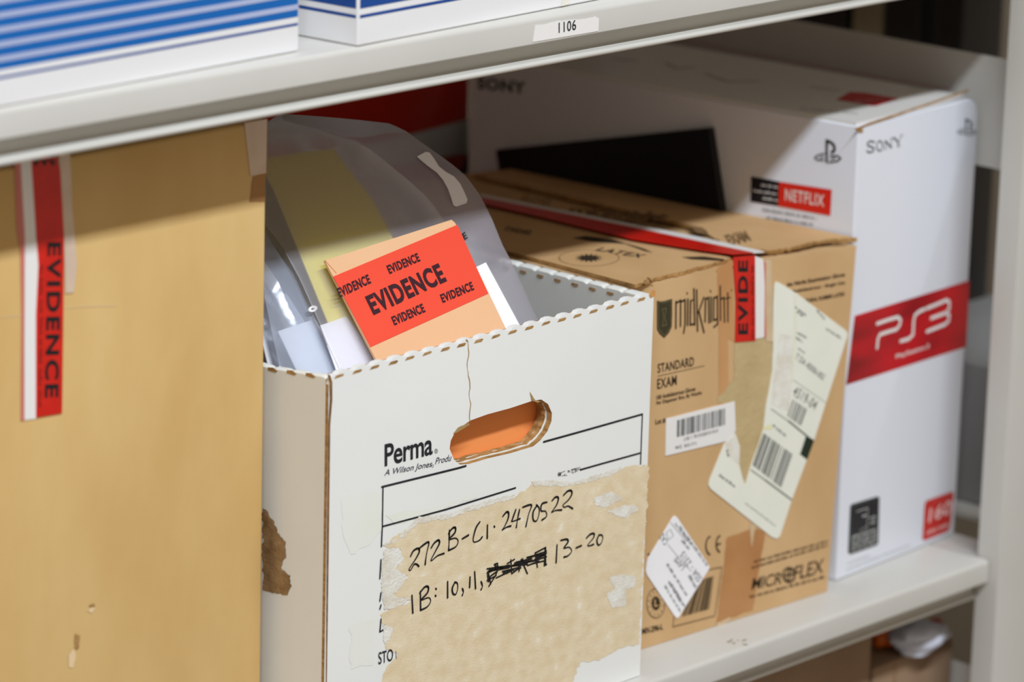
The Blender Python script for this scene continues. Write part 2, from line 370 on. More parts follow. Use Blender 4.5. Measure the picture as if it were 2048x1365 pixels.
# tape
b = MB(); poly(b, BF, dl((95, 30), (158, 30), (172, 420), (186, 560), (172, 800), (174, 1310), (112, 1318), (112, 900), (118, 500)), 0.0006, 0.0002); tw = build('evidence_tape', b, M['white_tape'], big)
tw['label'] = 'red and white evidence tape'
b = MB(); poly(b, BF, dl((148, 30), (268, 20), (290, 100), (308, 420), (306, 700), (298, 1283), (172, 1305), (172, 800), (184, 560), (172, 400)), 0.0009, 0.0006); build('red_stripe', b, M['red_tape'], tw)
b = MB(); poly(b, BF, dl((68, 60), (97, 60), (118, 420), (116, 900), (116, 1318), (100, 1320), (104, 800), (98, 500), (80, 380)), 0.0007, 0.0002); build('tape_edge', b, M['pink_tape'], tw)
b = MB()
text(b, BF, 'EVIDENCE', *dl((226, 450), (212, 1208), (294, 450)), 0.0011, 0.03, 1.2)
text(b, BF, 'CE', *dl((160, 0), (160, 74), (262, 0)), 0.0011, 0.018, 1.1)
build('lettering', b, M['marker'], tw)
b = MB(); greek(b, BF, *dl((190, 560), (182, 1250)), 9, 3, 0.0010); build('small_lettering', b, M['dark_red'], tw)
b = MB(); poly(b, BF, dl((282, 20), (338, 20), (350, 300), (372, 560), (355, 695), (318, 700), (308, 420), (290, 100)), 0.0007, 0.0002); build('clear_tape', b, M['clear_tape'], big)
# corner tape
b = MB(); poly(b, BF, [(488, 246), (533, 238), (531, 346), (500, 352)], 0.0006, 0.0002)
b.face([BF.P(xr+0.0004, *[zb]), (xr+0.0004, YB+0.03, zb), (xr+0.0004, YB+0.03, zb-0.035), (xr+0.0004, YB, zb-0.035)])
build('corner_tape', b, M['clear_tape'], big)
b = MB(); poly(b, BF, rag([(506, 352), (531, 346), (530, 402), (498, 404)], 1, 8, 2), 0.0004); build('tape_residue', b, mat('tape_residue_brown', rgb(168, 124, 78), 0.6, 0.2), big)
# crease and nicks
b = MB()
line(b, BF, [(122, 617), (170, 613), (230, 612)], 1.5, 0.0003); build('crease', b, M['scuff'], big); b = MB(); line(b, BF, [(0, 635), (45, 631)], 1.5, 0.0003); build('crease', b, M['scuff'], big); b = MB()
poly(b, BF, rag([(172, 1222), (182, 1215), (192, 1217), (184, 1226)], 1, 4, 1), 0.0004); build('nick', b, M['scuff'], big); b = MB(); poly(b, BF, rag([(136, 1310), (148, 1298), (151, 1310), (146, 1336), (138, 1336)], 1, 5, 2), 0.0004)
build('nick', b, M['scuff'], big)
b = MB(); poly(b, BF, rag([(149, 1268), (160, 1272), (156, 1298), (148, 1300)], 1, 5, 5), 0.0005); poly(b, BF, rag([(176, 1212), (186, 1207), (190, 1212), (180, 1214)], .6, 4, 6), 0.0005)
build('nick', b, M['kraft_edge'], big)

# ------------------------------------------------------------------ white file box
PH = 0.2819; PW = 0.318; TH = 0.0045
PF = Frame((0, 0.0126, 0), (1, 0.0011, 0), (0, 0, 1))
fb = thing('file_box', 'open white corrugated file storage box with torn front label and handwritten case number', 'box', (0.16, 0.2, 0))
def scallop(u0, u1, v, n, amp=0.0013, seed=0):
    rd = random.Random(seed); out = []
    for k in range(n):
        a = u0+(u1-u0)*k/n; w_ = (u1-u0)/n; h = amp*rd.uniform(0.7, 1.1)
        out += [(a, v-amp*.5), (a+w_*.22, v-amp*.5), (a+w_*.34, v+h*.7), (a+w_*.6, v+h), (a+w_*.84, v+h*.6)]
    out.append((u1, v-amp*.5)); return out
NS = 19
top = scallop(0.004, PW-0.003, PH, NS, seed=3)[::-1]
outer = [(0, 0.0005), (PW, 0.0005), (PW, PH-0.003)] + top + [(0.001, PH-0.002), (0, PH-0.006)]
hole = PF.pts(c3((435, 345), (440, 310), (455, 280), (500, 240), (525, 222), (600, 195), (700, 168), (790, 138), (835, 130), (865, 150), (882, 190), (880, 225), (862, 270), (830, 310), (800, 335), (700, 365), (600, 388), (520, 412), (480, 415), (455, 395)))
hole_px = c3((435, 345), (440, 310), (455, 280), (500, 240), (525, 222), (600, 195), (700, 168), (790, 138), (835, 130), (865, 150), (882, 190), (880, 225), (862, 270), (830, 310), (800, 335), (700, 365), (600, 388), (520, 412), (480, 415), (455, 395))
def ragh(L, amp, seed):
    rd = random.Random(seed); out = []; n = len(L)
    for k in range(n):
        a, q = L[k], L[(k+1) % n]
        for j in range(4):
            t = j/4; out.append((a[0]+(q[0]-a[0])*t+rd.uniform(-amp, amp), a[1]+(q[1]-a[1])*t+rd.uniform(-amp, amp)))
    return out
b = MB(); b.prism(PF, [outer, hole], -TH, 0, side=(0, 1))
b.cur = 1; b.face([PF.P(-0.0001, 0.001, 0), PF.P(-0.0001, PH-0.006, 0), PF.P(-0.0001, PH-0.006, -TH), PF.P(-0.0001, 0.001, -TH)]); b.cur = 0
fp = build('front_panel', b, [M['perma'], M['kraft_edge']], fb)
# two inner layers of the doubled wall, their holes a little offset, raw edges showing
for k, (dx, dy, d0) in enumerate(((-0.0012, 0.0008, TH+0.0004), (0.0004, 0.0004, 2*TH+0.001))):
    L = ragh([(a+dx, c+dy) for a, c in hole], 0.0004, 5+k)
    b = MB(); b.prism(PF, [[(0.006, 0.002), (PW-0.006, 0.002), (PW-0.006, PH-0.004), (0.006, PH-0.004)], L], -d0-TH+0.0006, -d0, side=1)
    build('inner_panel', b, [M['perma'], M['kraft_edge']], fb)
# left side wall, pushed out by the contents
S0 = Vector((-0.0003, 0.0150)); S1 = Vector((-0.0005, 0.068))
SF = Frame((S0.x, S0.y, 0), (S0.x-S1.x, S0.y-S1.y, 0), (0, 0, 1))
prof = [S0, S0.lerp(S1, .5), S1, Vector((0.0, 0.2)), Vector((0.0, 0.32)), Vector((0.0, 0.395))]
def wall(prof, t, h0, h1, name, tip=0.0015, sag=0.0):
    b = MB(); rows = []; n = len(prof); P2 = []
    for k, p in enumerate(prof):
        a = prof[max(0, k-1)]; c = prof[min(n-1, k+1)]; d = (c-a).normalized(); P2.append(p+Vector((d.y, -d.x))*t)
    L = list(prof)+P2[::-1]
    # resample for the scalloped top
    rs = []
    for k in range(n-1):
        m = max(1, int((prof[k+1]-prof[k]).length/0.0012))
        for j in range(m): rs.append((prof[k].lerp(prof[k+1], j/m), P2[k].lerp(P2[k+1], j/m)))
    rs.append((prof[-1], P2[-1])); s_ = 0; N_ = len(rs); tops = []
    for k, (a, c) in enumerate(rs):
        if k: s_ += (a-rs[k-1][0]).length
        tops.append(h1 - sag*min(1, s_/0.05) + tip*min(1, 3*math.sin(math.pi*((s_/0.0165) % 1))**.8-.8))
    o = [(a.x, a.y, h0) for a, c in rs]; ot = [(a.x, a.y, z-0.0012) for (a, c), z in zip(rs, tops)]; otc = [(a.x*.75+c.x*.25, a.y*.75+c.y*.25, z) for (a, c), z in zip(rs, tops)]
    itc = [(a.x*.25+c.x*.75, a.y*.25+c.y*.75, z) for (a, c), z in zip(rs, tops)]; it = [(c.x, c.y, z-0.0012) for (a, c), z in zip(rs, tops)]; ib = [(c.x, c.y, h0) for a, c in rs]
    b.grid([o, ot, otc, itc, it, ib])
    e = lambda k: [o[k], ot[k], otc[k], itc[k], it[k], ib[k]]
    b.cur = 1; b.face(e(0)); b.face(e(-1)[::-1])
    return build(name, b, [M['perma_side'], M['kraft_edge']], fb, weld=True, smooth=True), rs, tops
ls, lrs, ltops = wall(prof, 0.006, 0.0005, PH-0.0012, 'side_panel', 0.0006, 0.0045)
rs_, rrs, rtops = wall([Vector((PW, 0.018)), Vector((PW+0.001, 0.2)), Vector((PW, 0.395))], -0.009, 0.0005, PH-0.001, 'side_panel', 0.0007)
b = MB(); b.box((0.004, 0.388, 0.0005), (PW-0.006, 0.395, PH-0.004)); build('back_panel', b, M['perma_side'], fb)
b = MB(); b.box((0.004, 0.028, 0.0005), (PW-0.01, 0.388, 0.004)); build('bottom_panel', b, M['perma_side'], fb)
# perforation slots along the folds
b = MB(); rd = random.Random(11)
for k in range(NS):
    w_ = (PW-0.007)/NS; a = 0.004+w_*k+w_*rd.uniform(0.0, .08)
    zz = PH-0.0020+rd.uniform(-.0002, .0002)
    L = [(a, zz-.0011), (a+w_*.46, zz-.0009+rd.uniform(-.0003, .0003)), (a+w_*.56, zz+.0002), (a+w_*.48, zz+.0010), (a+w_*.12, zz+.0008)]
    b.prism(PF, [L], None, 0.0002)
b2 = MB()
RF = Frame((PW-0.009+0.0, 0.018, 0), (0, 1, 0), (0, 0, 1)); 
RFI = Frame((PW-0.0092, 0.02, 0), (0.001, -1, 0), (0, 0, 1))
for k in range(22):
    a = -0.012-0.0165*k; zz = PH-0.0048
    b2.prism(RFI, [[(a, zz-.0004), (a+.004, zz-.0012), (a+.007, zz-.0003), (a+.0065, zz+.0009), (a+.001, zz+.0011)]], None, 0.0003)
build('perforation', b, M['kraft_edge'], fb); build('perforation', b2, M['kraft_edge'], fb)
b = MB()
for k in range(3):
    uu = SF.at(545+38*k, 740)[0]; zz = PH-0.0030-0.0045*(2-k)/2.6
    b.prism(SF, [[(uu-.004, zz-.0012), (uu+.003, zz-.0014), (uu+.005, zz), (uu+.001, zz+.0016), (uu-.004, zz+.0008)]], None, 0.0004)
build('perforation', b, M['kraft_edge'], fb)
# folded corner chip at the near right corner
b = MB(); poly(b, PF, rag([(1297, 589), (1305, 580), (1311, 583), (1310, 592), (1300, 596)], 1, 4, 2), 0.0004); build('corner_chip', b, mat('raw_corner', rgb(206, 150, 90), .9, .05), fb)
# vertical cut edge at left: dark hooked tip
b = MB(); poly(b, PF, [(654, 749), (660, 751), (664, 765), (664, 800), (660, 850), (657, 1100), (653, 1375), (651, 1375), (653, 1100), (656, 850), (659, 800), (658, 765)], 0.0003)
build('split_seam', b, mottled('split_edge', rgb(104, 72, 40), rgb(150, 108, 62), 150, .9, .05), fb)
# cracks
b = MB(); crk = [(935, 683), (937, 705), (934, 728), (936, 752), (939, 770), (938, 790), (941, 808), (939, 838), (938, 850)]
line(b, PF, rag(crk, .8, 6, 4, False), 1.6, 0.0003, wfn=lambda t: .5+.9*abs(math.sin(t*9)))
poly(b, PF, rag([(905, 868), (915, 856), (937, 846), (939, 850), (926, 858), (912, 866)], .5, 5, 6), 0.0004)
poly(b, PF, rag([(1059, 783), (1064, 792), (1070, 801), (1083, 803), (1075, 806), (1062, 801), (1061, 794)], .4, 4, 8), 0.0004)
line(b, PF, rag([(935, 683), (932, 680), (938, 679)], .3, 4, 1, False), 3, 0.0003)
build('crack', b, mat('board_crack', rgb(168, 138, 92), 0.9, 0.05), fb)
# printed frame and maker's lettering
lf = build('torn_label', (lambda b: (poly(b, PF, rag(c3((140, 770), (260, 690), (300, 650), (420, 640), (600, 580), (720, 555), (800, 500), (950, 500), (1080, 470), (1180, 430), (1290, 415), (1305, 425),
     (1262, 1200), (1180, 1215), (1090, 1270), (1010, 1275), (970, 1365), (960, 1430), (130, 1430), (140, 1340), (165, 1290), (205, 1240), (150, 1210), (175, 1170), (190, 1130), (140, 1110), (130, 1070), (165, 1050), (220, 1030), (270, 1010), (180, 990), (215, 950), (250, 900), (190, 870), (215, 830), (225, 790)), 2.4, 5, 31), 0.0002), b)[1])(MB()), M['torn'], fb)
lf['label'] = 'torn brown kraft patch left by a removed label'
b = MB()
for L in (c3((300, 640), (420, 632), (600, 570), (720, 545), (720, 558), (610, 590), (420, 652), (300, 668), (262, 700), (240, 730), (150, 770), (140, 762), (210, 740), (250, 690)),
          c3((790, 486), (860, 482), (960, 490), (1060, 465), (1180, 425), (1190, 436), (1080, 480), (950, 508), (800, 508)),
          c3((150, 785), (215, 780), (235, 830), (195, 870), (255, 905), (215, 955), (185, 985), (265, 1005), (205, 1035), (150, 1050), (140, 1000), (138, 850)),
          c3((140, 1110), (185, 1125), (175, 1170), (150, 1200), (145, 1160)),
          c3((1130, 905), (1190, 895), (1250, 905), (1240, 950), (1200, 965), (1205, 1030), (1140, 1040), (1120, 980), (1155, 960)),
          c3((1060, 560), (1140, 530), (1190, 560), (1120, 600), (1070, 590)), c3((1120, 620), (1200, 590), (1270, 600), (1200, 650))):
    b = MB(); poly(b, PF, rag(L, 1.6, 4, len(L)), 0.00035); build('torn_paper', b, M['fibre'], lf)
b = MB()
line(b, PF, c3((138, 512), (470, 430), (505, 420)), 4.2, 0.0003); line(b, PF, c3((845, 315), (1000, 272), (1276, 194)), 4.2, 0.0003)
line(b, PF, c3((1276, 194), (1268, 412)), 3.6, 0.0003); line(b, PF, c3((143, 510), (140, 685)), 3.6, 0.0003); line(b, PF, c3((140, 685), (136, 772)), 3.8, 0.0003)
line(b, PF, c3((140, 685), (420, 610), (690, 526), (722, 516)), 3.6, 0.0003); line(b, PF, c3((1005, 437), (1100, 410), (1266, 364)), 3.8, 0.0003)
for y0, y1 in ((830, 912), (975, 1010), (1028, 1045), (1090, 1145)): line(b, PF, c3((134, y0), (129, y1)), 3.6, 0.0004)
line(b, PF, c3((129, 1145), (142, 1138)), 3, .0004)
rd = random.Random(9)
for k in range(40): 
    x_ = rd.uniform(905, 1010); y_ = 460-(x_-905)*.27+rd.uniform(-9, 9); line(b, PF, c3((x_, y_), (x_+rd.uniform(3, 14), y_-rd.uniform(0, 5))), .8, 0.0004)
text(b, PF, 'Perma', *c3((150, 424), (360, 370), (150, 326)), 0.0003, 0.018, 0.95)
text(b, PF, 'STO', *c3((122, 1288), (186, 1270), (122, 1235)), 0.0005, 0.006)
line(b, PF, c3((198, 1230), (200, 1262)), 1.2, .0005)
line(b, PF, c3(*arc(375, 355, 7, 9, 0, 360, 12)), .8, 0.0003); line(b, PF, c3((373, 359), (373, 351), (377, 352), (374, 355), (378, 359)), .7, .0003)
build('printed_lettering', b, M['ink'], fb)
b = MB(); text(b, PF, 'A Wilson Jones', *c3((146, 472), (352, 432), (156, 436)), 0.0003, 0.006)
text(b, PF, 'Produ', *c3((370, 414), (438, 398), (378, 384)), 0.0003, 0.004, 1.0); line(b, PF, c3(*arc(360, 420, 4, 6, 0, 360, 8)), .8, 0.0003)
build('printed_lettering', b, mat('grey_ink', rgb(62, 66, 72), .6, .2), fb)
# marker writing
HW = [[(262, 815), (275, 790), (296, 780), (300, 795), (285, 825), (265, 855), (255, 872), (262, 875), (272, 858), (280, 848), (290, 850), (298, 858)],
 [(300, 780), (318, 765), (338, 752), (342, 760), (335, 790), (328, 830), (326, 850)], [(352, 778), (366, 756), (384, 744), (388, 758), (372, 790), (352, 828), (356, 832), (380, 812), (408, 802)],
 [(432, 700), (430, 760), (428, 788)], [(428, 715), (445, 692), (458, 690), (455, 712), (430, 740), (458, 735), (470, 748), (460, 772), (430, 788)], [(488, 738), (515, 722)],
 [(565, 664), (548, 690), (536, 735), (540, 752), (562, 745), (575, 730)], [(598, 678), (597, 735)], [(627, 683), (629, 686)],
 [(665, 640), (680, 622), (690, 624), (688, 650), (672, 685), (662, 700), (680, 688), (700, 682)], [(722, 610), (708, 650), (706, 662), (740, 650)], [(738, 610), (730, 650), (724, 688)],
 [(752, 600), (790, 590), (778, 630), (766, 684)], [(815, 592), (798, 620), (798, 655), (812, 660), (822, 635), (824, 605), (812, 590)], [(858, 578), (836, 586), (832, 615), (852, 618), (856, 640), (836, 656)],
 [(880, 572), (895, 556), (908, 560), (900, 590), (878, 622), (895, 614), (922, 612)], [(930, 548), (948, 530), (964, 528), (966, 545), (950, 570), (928, 590), (935, 600), (950, 595), (970, 606)],
 [(268, 985), (272, 1062)], [(305, 968), (306, 1050)], [(302, 975), (325, 948), (340, 950), (335, 975), (308, 1005), (340, 995), (350, 1010), (335, 1035), (306, 1050)], [(372, 955), (374, 958)], [(370, 985), (372, 988)],
 [(424, 925), (424, 995)], [(455, 930), (444, 955), (448, 978), (460, 980), (468, 955), (466, 932), (455, 928)], [(488, 955), (493, 970), (488, 985)], [(522, 905), (520, 950)], [(542, 882), (546, 955)], [(570, 925), (576, 945), (570, 960)],
 [(902, 765), (898, 842)], [(918, 745), (944, 740), (950, 752), (932, 778), (955, 775), (966, 792), (950, 812), (932, 818)], [(985, 778), (1008, 768)],
 [(1030, 735), (1048, 718), (1064, 716), (1060, 735), (1036, 765), (1046, 768), (1062, 762)], [(1085, 722), (1076, 745), (1082, 765), (1094, 758), (1102, 735), (1098, 722), (1085, 722)]]
def smooth_pts(P):
    if len(P) < 3: return P
    out = []
    for k in range(len(P)-1):
        p0 = P[max(0, k-1)]; p1 = P[k]; p2 = P[k+1]; p3 = P[min(len(P)-1, k+2)]
        for j in range(5):
            t = j/5; out.append(tuple(0.5*((2*p1[i])+(-p0[i]+p2[i])*t+(2*p0[i]-5*p1[i]+4*p2[i]-p3[i])*t*t+(-p0[i]+3*p1[i]-3*p2[i]+p3[i])*t**3) for i in (0, 1)))
    out.append(P[-1]); return out
b = MB()
for L in HW: line(b, PF, c3(*smooth_pts(L)), 4.1 if len(L) > 2 else 4.4, 0.0006, wfn=lambda t: .85+.25*math.sin(t*7))
# scribbled-out run
rd = random.Random(5)
for k in range(34):
    t = k/33; x_ = 600+250*t+rd.uniform(-12, 12); y_ = 900-95*t+rd.uniform(-22, 20)
    L_ = rd.uniform(30, 75); line(b, PF, c3((max(596, x_-L_/2), y_+rd.uniform(4, 12)), (min(856, x_+L_/2), y_-rd.uniform(2, 14))), 3.2, 0.0006)
for L in ([(598, 895), (602, 925), (612, 900), (640, 880), (642, 845), (628, 850), (645, 870), (632, 900), (604, 945)], [(600, 880), (612, 935)], [(700, 830), (704, 890), (730, 870), (752, 825), (735, 880)], [(745, 828), (772, 890)], [(806, 800), (852, 776), (852, 852)], [(806, 800), (816, 862)], [(850, 776), (846, 855), (856, 850)]):
    line(b, PF, c3(*L), 3.6, 0.00065)
build('handwriting', b, M['marker'], lf)
# yellowed glue and brown patch on the side wall
b = MB()
for L in ([(683, 1000), (700, 985), (760, 985), (764, 1060), (740, 1090), (700, 1110), (684, 1060)], [(770, 1030), (860, 1015), (950, 985), (955, 995), (860, 1030), (790, 1050)], [(700, 1250), (748, 1240), (745, 1330), (700, 1340)]):
    b = MB(); poly(b, PF, rag(L, 3, 10, len(L)), 0.00015); build('glue_stain', b, M['yellowed'], fb)
b = MB(); poly(b, SF, rag([(526, 1018), (533, 1020), (545, 1040), (556, 1065), (572, 1085), (573, 1110), (562, 1135), (582, 1152), (584, 1172), (576, 1190), (556, 1188), (526, 1180)], 2, 5, 3), 0.0004)
build('torn_patch', b, M['stain'], fb)

# ------------------------------------------------------------------ papers and bags leaning inside the file box
LEAN = math.radians(38)
def leaning(y0, z0=0.262, lean=LEAN, yaw=0.0):
    u = Vector((math.cos(yaw), math.sin(yaw), 0)); vy = Vector((-math.sin(yaw), math.cos(yaw), 0))
    return Frame(Vector((0, y0, z0)), u, vy*math.sin(lean)+Vector((0, 0, math.cos(lean))))
EF = leaning(0.040)
def ext(px_a, px_b, f): return (px_b[0]+(px_b[0]-px_a[0])*f, px_b[1]+(px_b[1]-px_a[1])*f)
def sheet(name, fr, px, m, th=0.0006, h=0.0, origin=None, parent=None, zmin=0.235):
    b = MB(); uv = [(max(0.0075, a), c) for a, c in fr.pts(px)]; b.prism(fr, [uv], h-th, h); return build(name, b, m, parent)
# envelope
E_TL, E_TR, E_R = c2((352, 803))[0], c2((948, 611))[0], c2((1200, 1115))[0]
E_C = c2((965, 626))[0]; E_L = c2((592, 1268))[0]
env = sheet('envelope', EF, [E_TL, E_TR, E_C, E_R, ext(E_C, E_R, .28), ext(E_TL, E_L, .22), E_L], M['peach'], 0.0016)
tag(env, 'peach orange envelope sealed with bright red EVIDENCE tape, leaning in the white file box', 'envelope')
b = MB(); poly(b, EF, c2((390, 880), (974, 636), (1120, 960), (566, 1212)), 0.0004, 0.0001); tp = build('evidence_tape', b, M['orange_red'], env)
b = MB()
text(b, EF, 'EVIDENCE', *c2((580, 1064), (926, 903), (537, 975)), 0.0007, 0.040, 1.12); build('lettering', b, M['tape_ink'], tp)
for L in (((655, 870), (801, 808), (638, 830)), ((905, 1006), (1054, 943), (890, 966)), ((678, 1112), (825, 1047), (660, 1071)), ((420, 982), (569, 912), (403, 938))):
    b = MB(); text(b, EF, 'EVIDENCE', *c2(*L), 0.0007, 0.038, 1.12); build('lettering', b, M['tape_ink'], tp)
b = MB(); line(b, EF, c2((352, 803), (405, 862)), 1.2, 0.0003); build('flap_crease', b, mat('peach_crease', rgb(214, 140, 84), .8, .1), env)
# white sheet behind the envelope's right edge
WF = leaning(0.046)
W_a, W_b = c2((1068, 832))[0], c2((1110, 812))[0]; W_c = c2((1268, 1105))[0]
o = sheet('paper_sheet', WF, [(880, 580), W_a, W_b, W_c, ext(W_b, W_c, .3), (900, 760)], M['white_paper'], 0.001)
tag(o, 'white paper strip showing just right of the peach evidence envelope', 'paper')
# big milky bag
BFm = leaning(0.050)
outl = [(505, 262), (560, 228), (640, 233), (700, 238), (780, 247), (812, 262), (850, 290), (900, 325), (932, 352), (960, 390), (985, 440), (1005, 490), (1024, 525), (1052, 588), (1082, 655), (1100, 700), (1112, 730), (740, 850), (682, 742), (648, 668), (600, 560), (562, 490), (505, 420)]
def pillow(name, fr, px, m, t_front, t_back, seed=0, parent=None, nr=46, nc=40, wr=0.0016):
    uv = [(max(0.0080, a), c) for a, c in fr.pts(px)]; vmin = min(q[1] for q in uv); vmax = max(q[1] for q in uv); b = MB(); front = []; back = []
    for r in range(nr+1):
        s_ = r/nr; v = vmin+(vmax-vmin)*(1-(1-s_)**1.25); v = min(v, vmax-1e-5); v = max(v, vmin+1e-5); xs = []
        for k in range(len(uv)):
            a, c = uv[k], uv[(k+1) % len(uv)]
            if (a[1]-v)*(c[1]-v) < 0: xs.append(a[0]+(c[0]-a[0])*(v-a[1])/(c[1]-a[1]))
        x0, x1 = min(xs), max(xs); fr_ = []; bk = []
        for k in range(nc+1):
            t = .5-.5*math.cos(math.pi*k/nc); u = x0+(x1-x0)*t; e = min(t*(1-t)*4*3, 1, (1-s_)*6)**.5 if s_ < 1 else 0
            nz = noise.fractal(Vector((u*14, v*9, seed)), 0.8, 2.2, 3)*wr*e*(1 if True else 0)
            nz += noise.noise(Vector((u*55+v*30, v*7-u*12, seed+5)))*wr*.45*e
            fr_.append(fr.P(u, v, t_front*e+nz)); bk.append(fr.P(u, v, -t_back*e+nz*.7-0.0002))
        front.append(fr_); back.append(bk)
    b.grid(front); b.grid([r[::-1] for r in back]); 
    return build(name, b, m, parent, smooth=True, weld=True)
bag = pillow('evidence_bag', BFm, outl, M['film'], 0.0014, 0.022, 2, wr=0.0007)
tag(bag, 'large milky plastic evidence bag rising out of the white file box behind the peach envelope', 'bag')
b = MB(); strip = [(828, 318), (845, 309), (853, 310), (862, 322), (872, 338), (886, 349), (902, 358), (914, 372), (922, 388), (929, 404), (927, 411), (907, 418), (901, 415), (897, 402), (890, 382), (880, 364), (868, 350), (848, 335), (836, 325)]
poly(b, BFm, strip, 0.0036, 0.0033); build('seal_strip', b, M['white_paper'], bag)
b = MB(); text(b, BFm, 'E', *c2((995, 718), (1012, 708), (982, 688)), 0.0034, 0.03); build('lettering', b, M['ink'], bag)
# yellow sheets inside it
YF = leaning(0.0535)
o = sheet('paper_sheet', YF, [(520, 318), (600, 305), (668, 298), (690, 330), (745, 400), (830, 560), (880, 700), (690, 720), (655, 642), (600, 508), (545, 375), (520, 330)], M['yellow_paper'], 0.001)
tag(o, 'pale yellow paper seen blurred through the milky evidence bag', 'paper')
# left bag with white papers
LF = leaning(0.052)
o = sheet('paper_sheet', LF, [(641, 651), (668, 642), (692, 633), (735, 690), (760, 745), (690, 790), (672, 738)], M['white_paper'], 0.0008)
tag(o, 'narrow white paper right beside the left edge of the peach envelope', 'paper', None)
LF2 = leaning(0.062)
o = sheet('paper_sheet', LF2, [(556, 663), (590, 651), (622, 641), (660, 700), (690, 760), (610, 790), (594, 742)], M['white_paper'], 0.0008)
tag(o, 'middle white paper standing behind the clear fold at the left of the file box', 'paper')
LF3 = leaning(0.074)
o = sheet('paper_sheet', LF3, [(505, 600), (540, 575), (575, 590), (620, 660), (640, 760), (520, 800)], M['white_paper'], 0.0008)
tag(o, 'leftmost white paper with blue pen marks against the brown box', 'paper')
b = MB(); line(b, LF3, [(533, 588), (541, 592), (545, 604), (538, 612), (533, 609)], 1.6, 0.0004); line(b, LF3, [(533, 612), (543, 624)], 1.6, .0004); line(b, LF3, [(549, 594), (556, 608)], 1.4, .0004); build('pen_mark', b, M['blue_ink'], o)
LF4 = leaning(0.057)
bag2 = pillow('evidence_bag', LF4, [(515, 430), (545, 490), (566, 520), (585, 545), (610, 600), (640, 655), (668, 700), (700, 770), (640, 790), (560, 740), (530, 600)], M['film_clear'], 0.0012, 0.012, 8, wr=0.0022)
tag(bag2, 'crumpled clear plastic bag at the far left of the file box, against the brown box', 'bag')
b = MB(); L = arc(617, 625, 9, 6, 0, 360, 20, -.3)[:-1]; Li = arc(617, 625, 3.8, 2, 0, 360, 12, -.3)[:-1]; b.prism(LF4, [LF4.pts(L), LF4.pts(Li)], 0.0045, 0.0052); build('grommet', b, M['white_tape'], bag2)
# peach folder behind the hand hole
b = MB(); b.box((0.09, 0.0285, 0.006), (0.27, 0.0325, 0.232)); o = build('file_folder', b, M['peach_deep'], weld=True)
tag(o, 'orange folder seen through the hand hole of the white file box', 'folder')

# ------------------------------------------------------------------ glove carton
GA = Vector((0.3618, 0.0492, 0)); gy = -0.0505
GF = Frame(GA, (math.cos(gy), math.sin(gy), 0), (0, 0, 1))
g = thing('glove_box', 'brown corrugated examination glove carton with torn cream shipping label', 'box', (0.45, 0.22, 0))
gl = GF.P(-0.026, 0); u_br = GF.at(1654, 1184)[0]; u_tr, z_tr = GF.at(1713, 487)
gp = [GF.P(-0.026, 0.0003), GF.P(u_br, 0.0003), (0.549, 0.392, 0.0003), (0.335, 0.400, 0.0003),
      GF.P(-0.026, 0.2755), GF.P(u_tr, z_tr-0.002), (0.559, 0.392, 0.2690), (0.335, 0.400, 0.2755)]
# body with softly bowed faces
b = MB(); gv = [Vector(q) for q in gp]; N1 = 10
def patch(a, c, d, e, bow, n, b):
    rows = []
    for i in range(n+1):
        s_ = i/n; rows.append([a.lerp(c, j/n).lerp(e.lerp(d, j/n), s_)+bow*(math.sin(math.pi*s_)*math.sin(math.pi*j/n)) for j in range(n+1)])
    b.grid(rows)
patch(gv[0], gv[1], gv[5], gv[4], Vector((0, 0, 0)), N1, b); patch(gv[1], gv[2], gv[6], gv[5], Vector((0.0, 0, 0)), N1, b); patch(gv[2], gv[3], gv[7], gv[6], Vector((0, 0, 0)), N1, b)
patch(gv[3], gv[0], gv[4], gv[7], Vector((0, 0, 0)), N1, b); patch(gv[4], gv[5], gv[6], gv[7], Vector((0, 0, -0.001)), N1, b); patch(gv[3], gv[2], gv[1], gv[0], Vector((0, 0, 0)), N1, b)
gb = build('body', b, M['kraft'], g, weld=True, smooth=True)
GT = Frame(GF.P(-0.026, 0.2785), GF.P(u_tr, z_tr)-GF.P(-0.026, 0.2785), Vector((-0.02, 0.346, 0)))
# flaps: left and right, raw edges, ragged front
def T(*px): return GT.pts(px)
seam_f, seam_b = GT.at(1480, 512), GT.at(990, 402)
bl_ = GT.at(960, 470)
def flap(front_px, seam, side, name, seed):
    b = MB(); F_ = GT.pts(rag(front_px, .8, 5, seed, False)+[front_px[-1]]); b.prism(GT, [F_ + seam[::-1] if side < 0 else seam + F_], -0.0022, 0.0003, side=1)
    return build(name, b, [M['kraft_flap'], M['kraft_edge']], g)
uR = lambda v: GT.at(1713, 487)[0] - v*0.056
VB = 0.335
fl = GT.pts(rag([(1270, 571), (1300, 563), (1306, 558), (1360, 545), (1446, 522), (1462, 517)], 1.0, 5, 3, False)+[(1462, 517)])
sm = GT.at(1462, 517); 
us = sm[0]
b = MB(); b.prism(GT, [[(0.0, fl[0][1])] + fl + [(us-0.004, 0.12), (us-0.008, VB), (0.0, VB)]], -0.0022, 0.0004, side=1); build('flap', b, [M['kraft_flap'], M['kraft_edge']], g)
fr_ = GT.pts(rag([(1405, 462), (1420, 478), (1456, 497), (1500, 505), (1551, 507), (1600, 497), (1628, 489), (1680, 483), (1714, 482)], 1.2, 5, 9, False)+[(1714, 482)])
ub = GT.at(1405, 462)
b = MB(); b.prism(GT, [fr_ + [(uR(VB), VB), (ub[0]-0.006, VB), (ub[0], ub[1]+0.01)]], -0.0010, 0.0022, side=1); build('flap', b, [M['kraft_flap'], M['kraft_edge']], g)
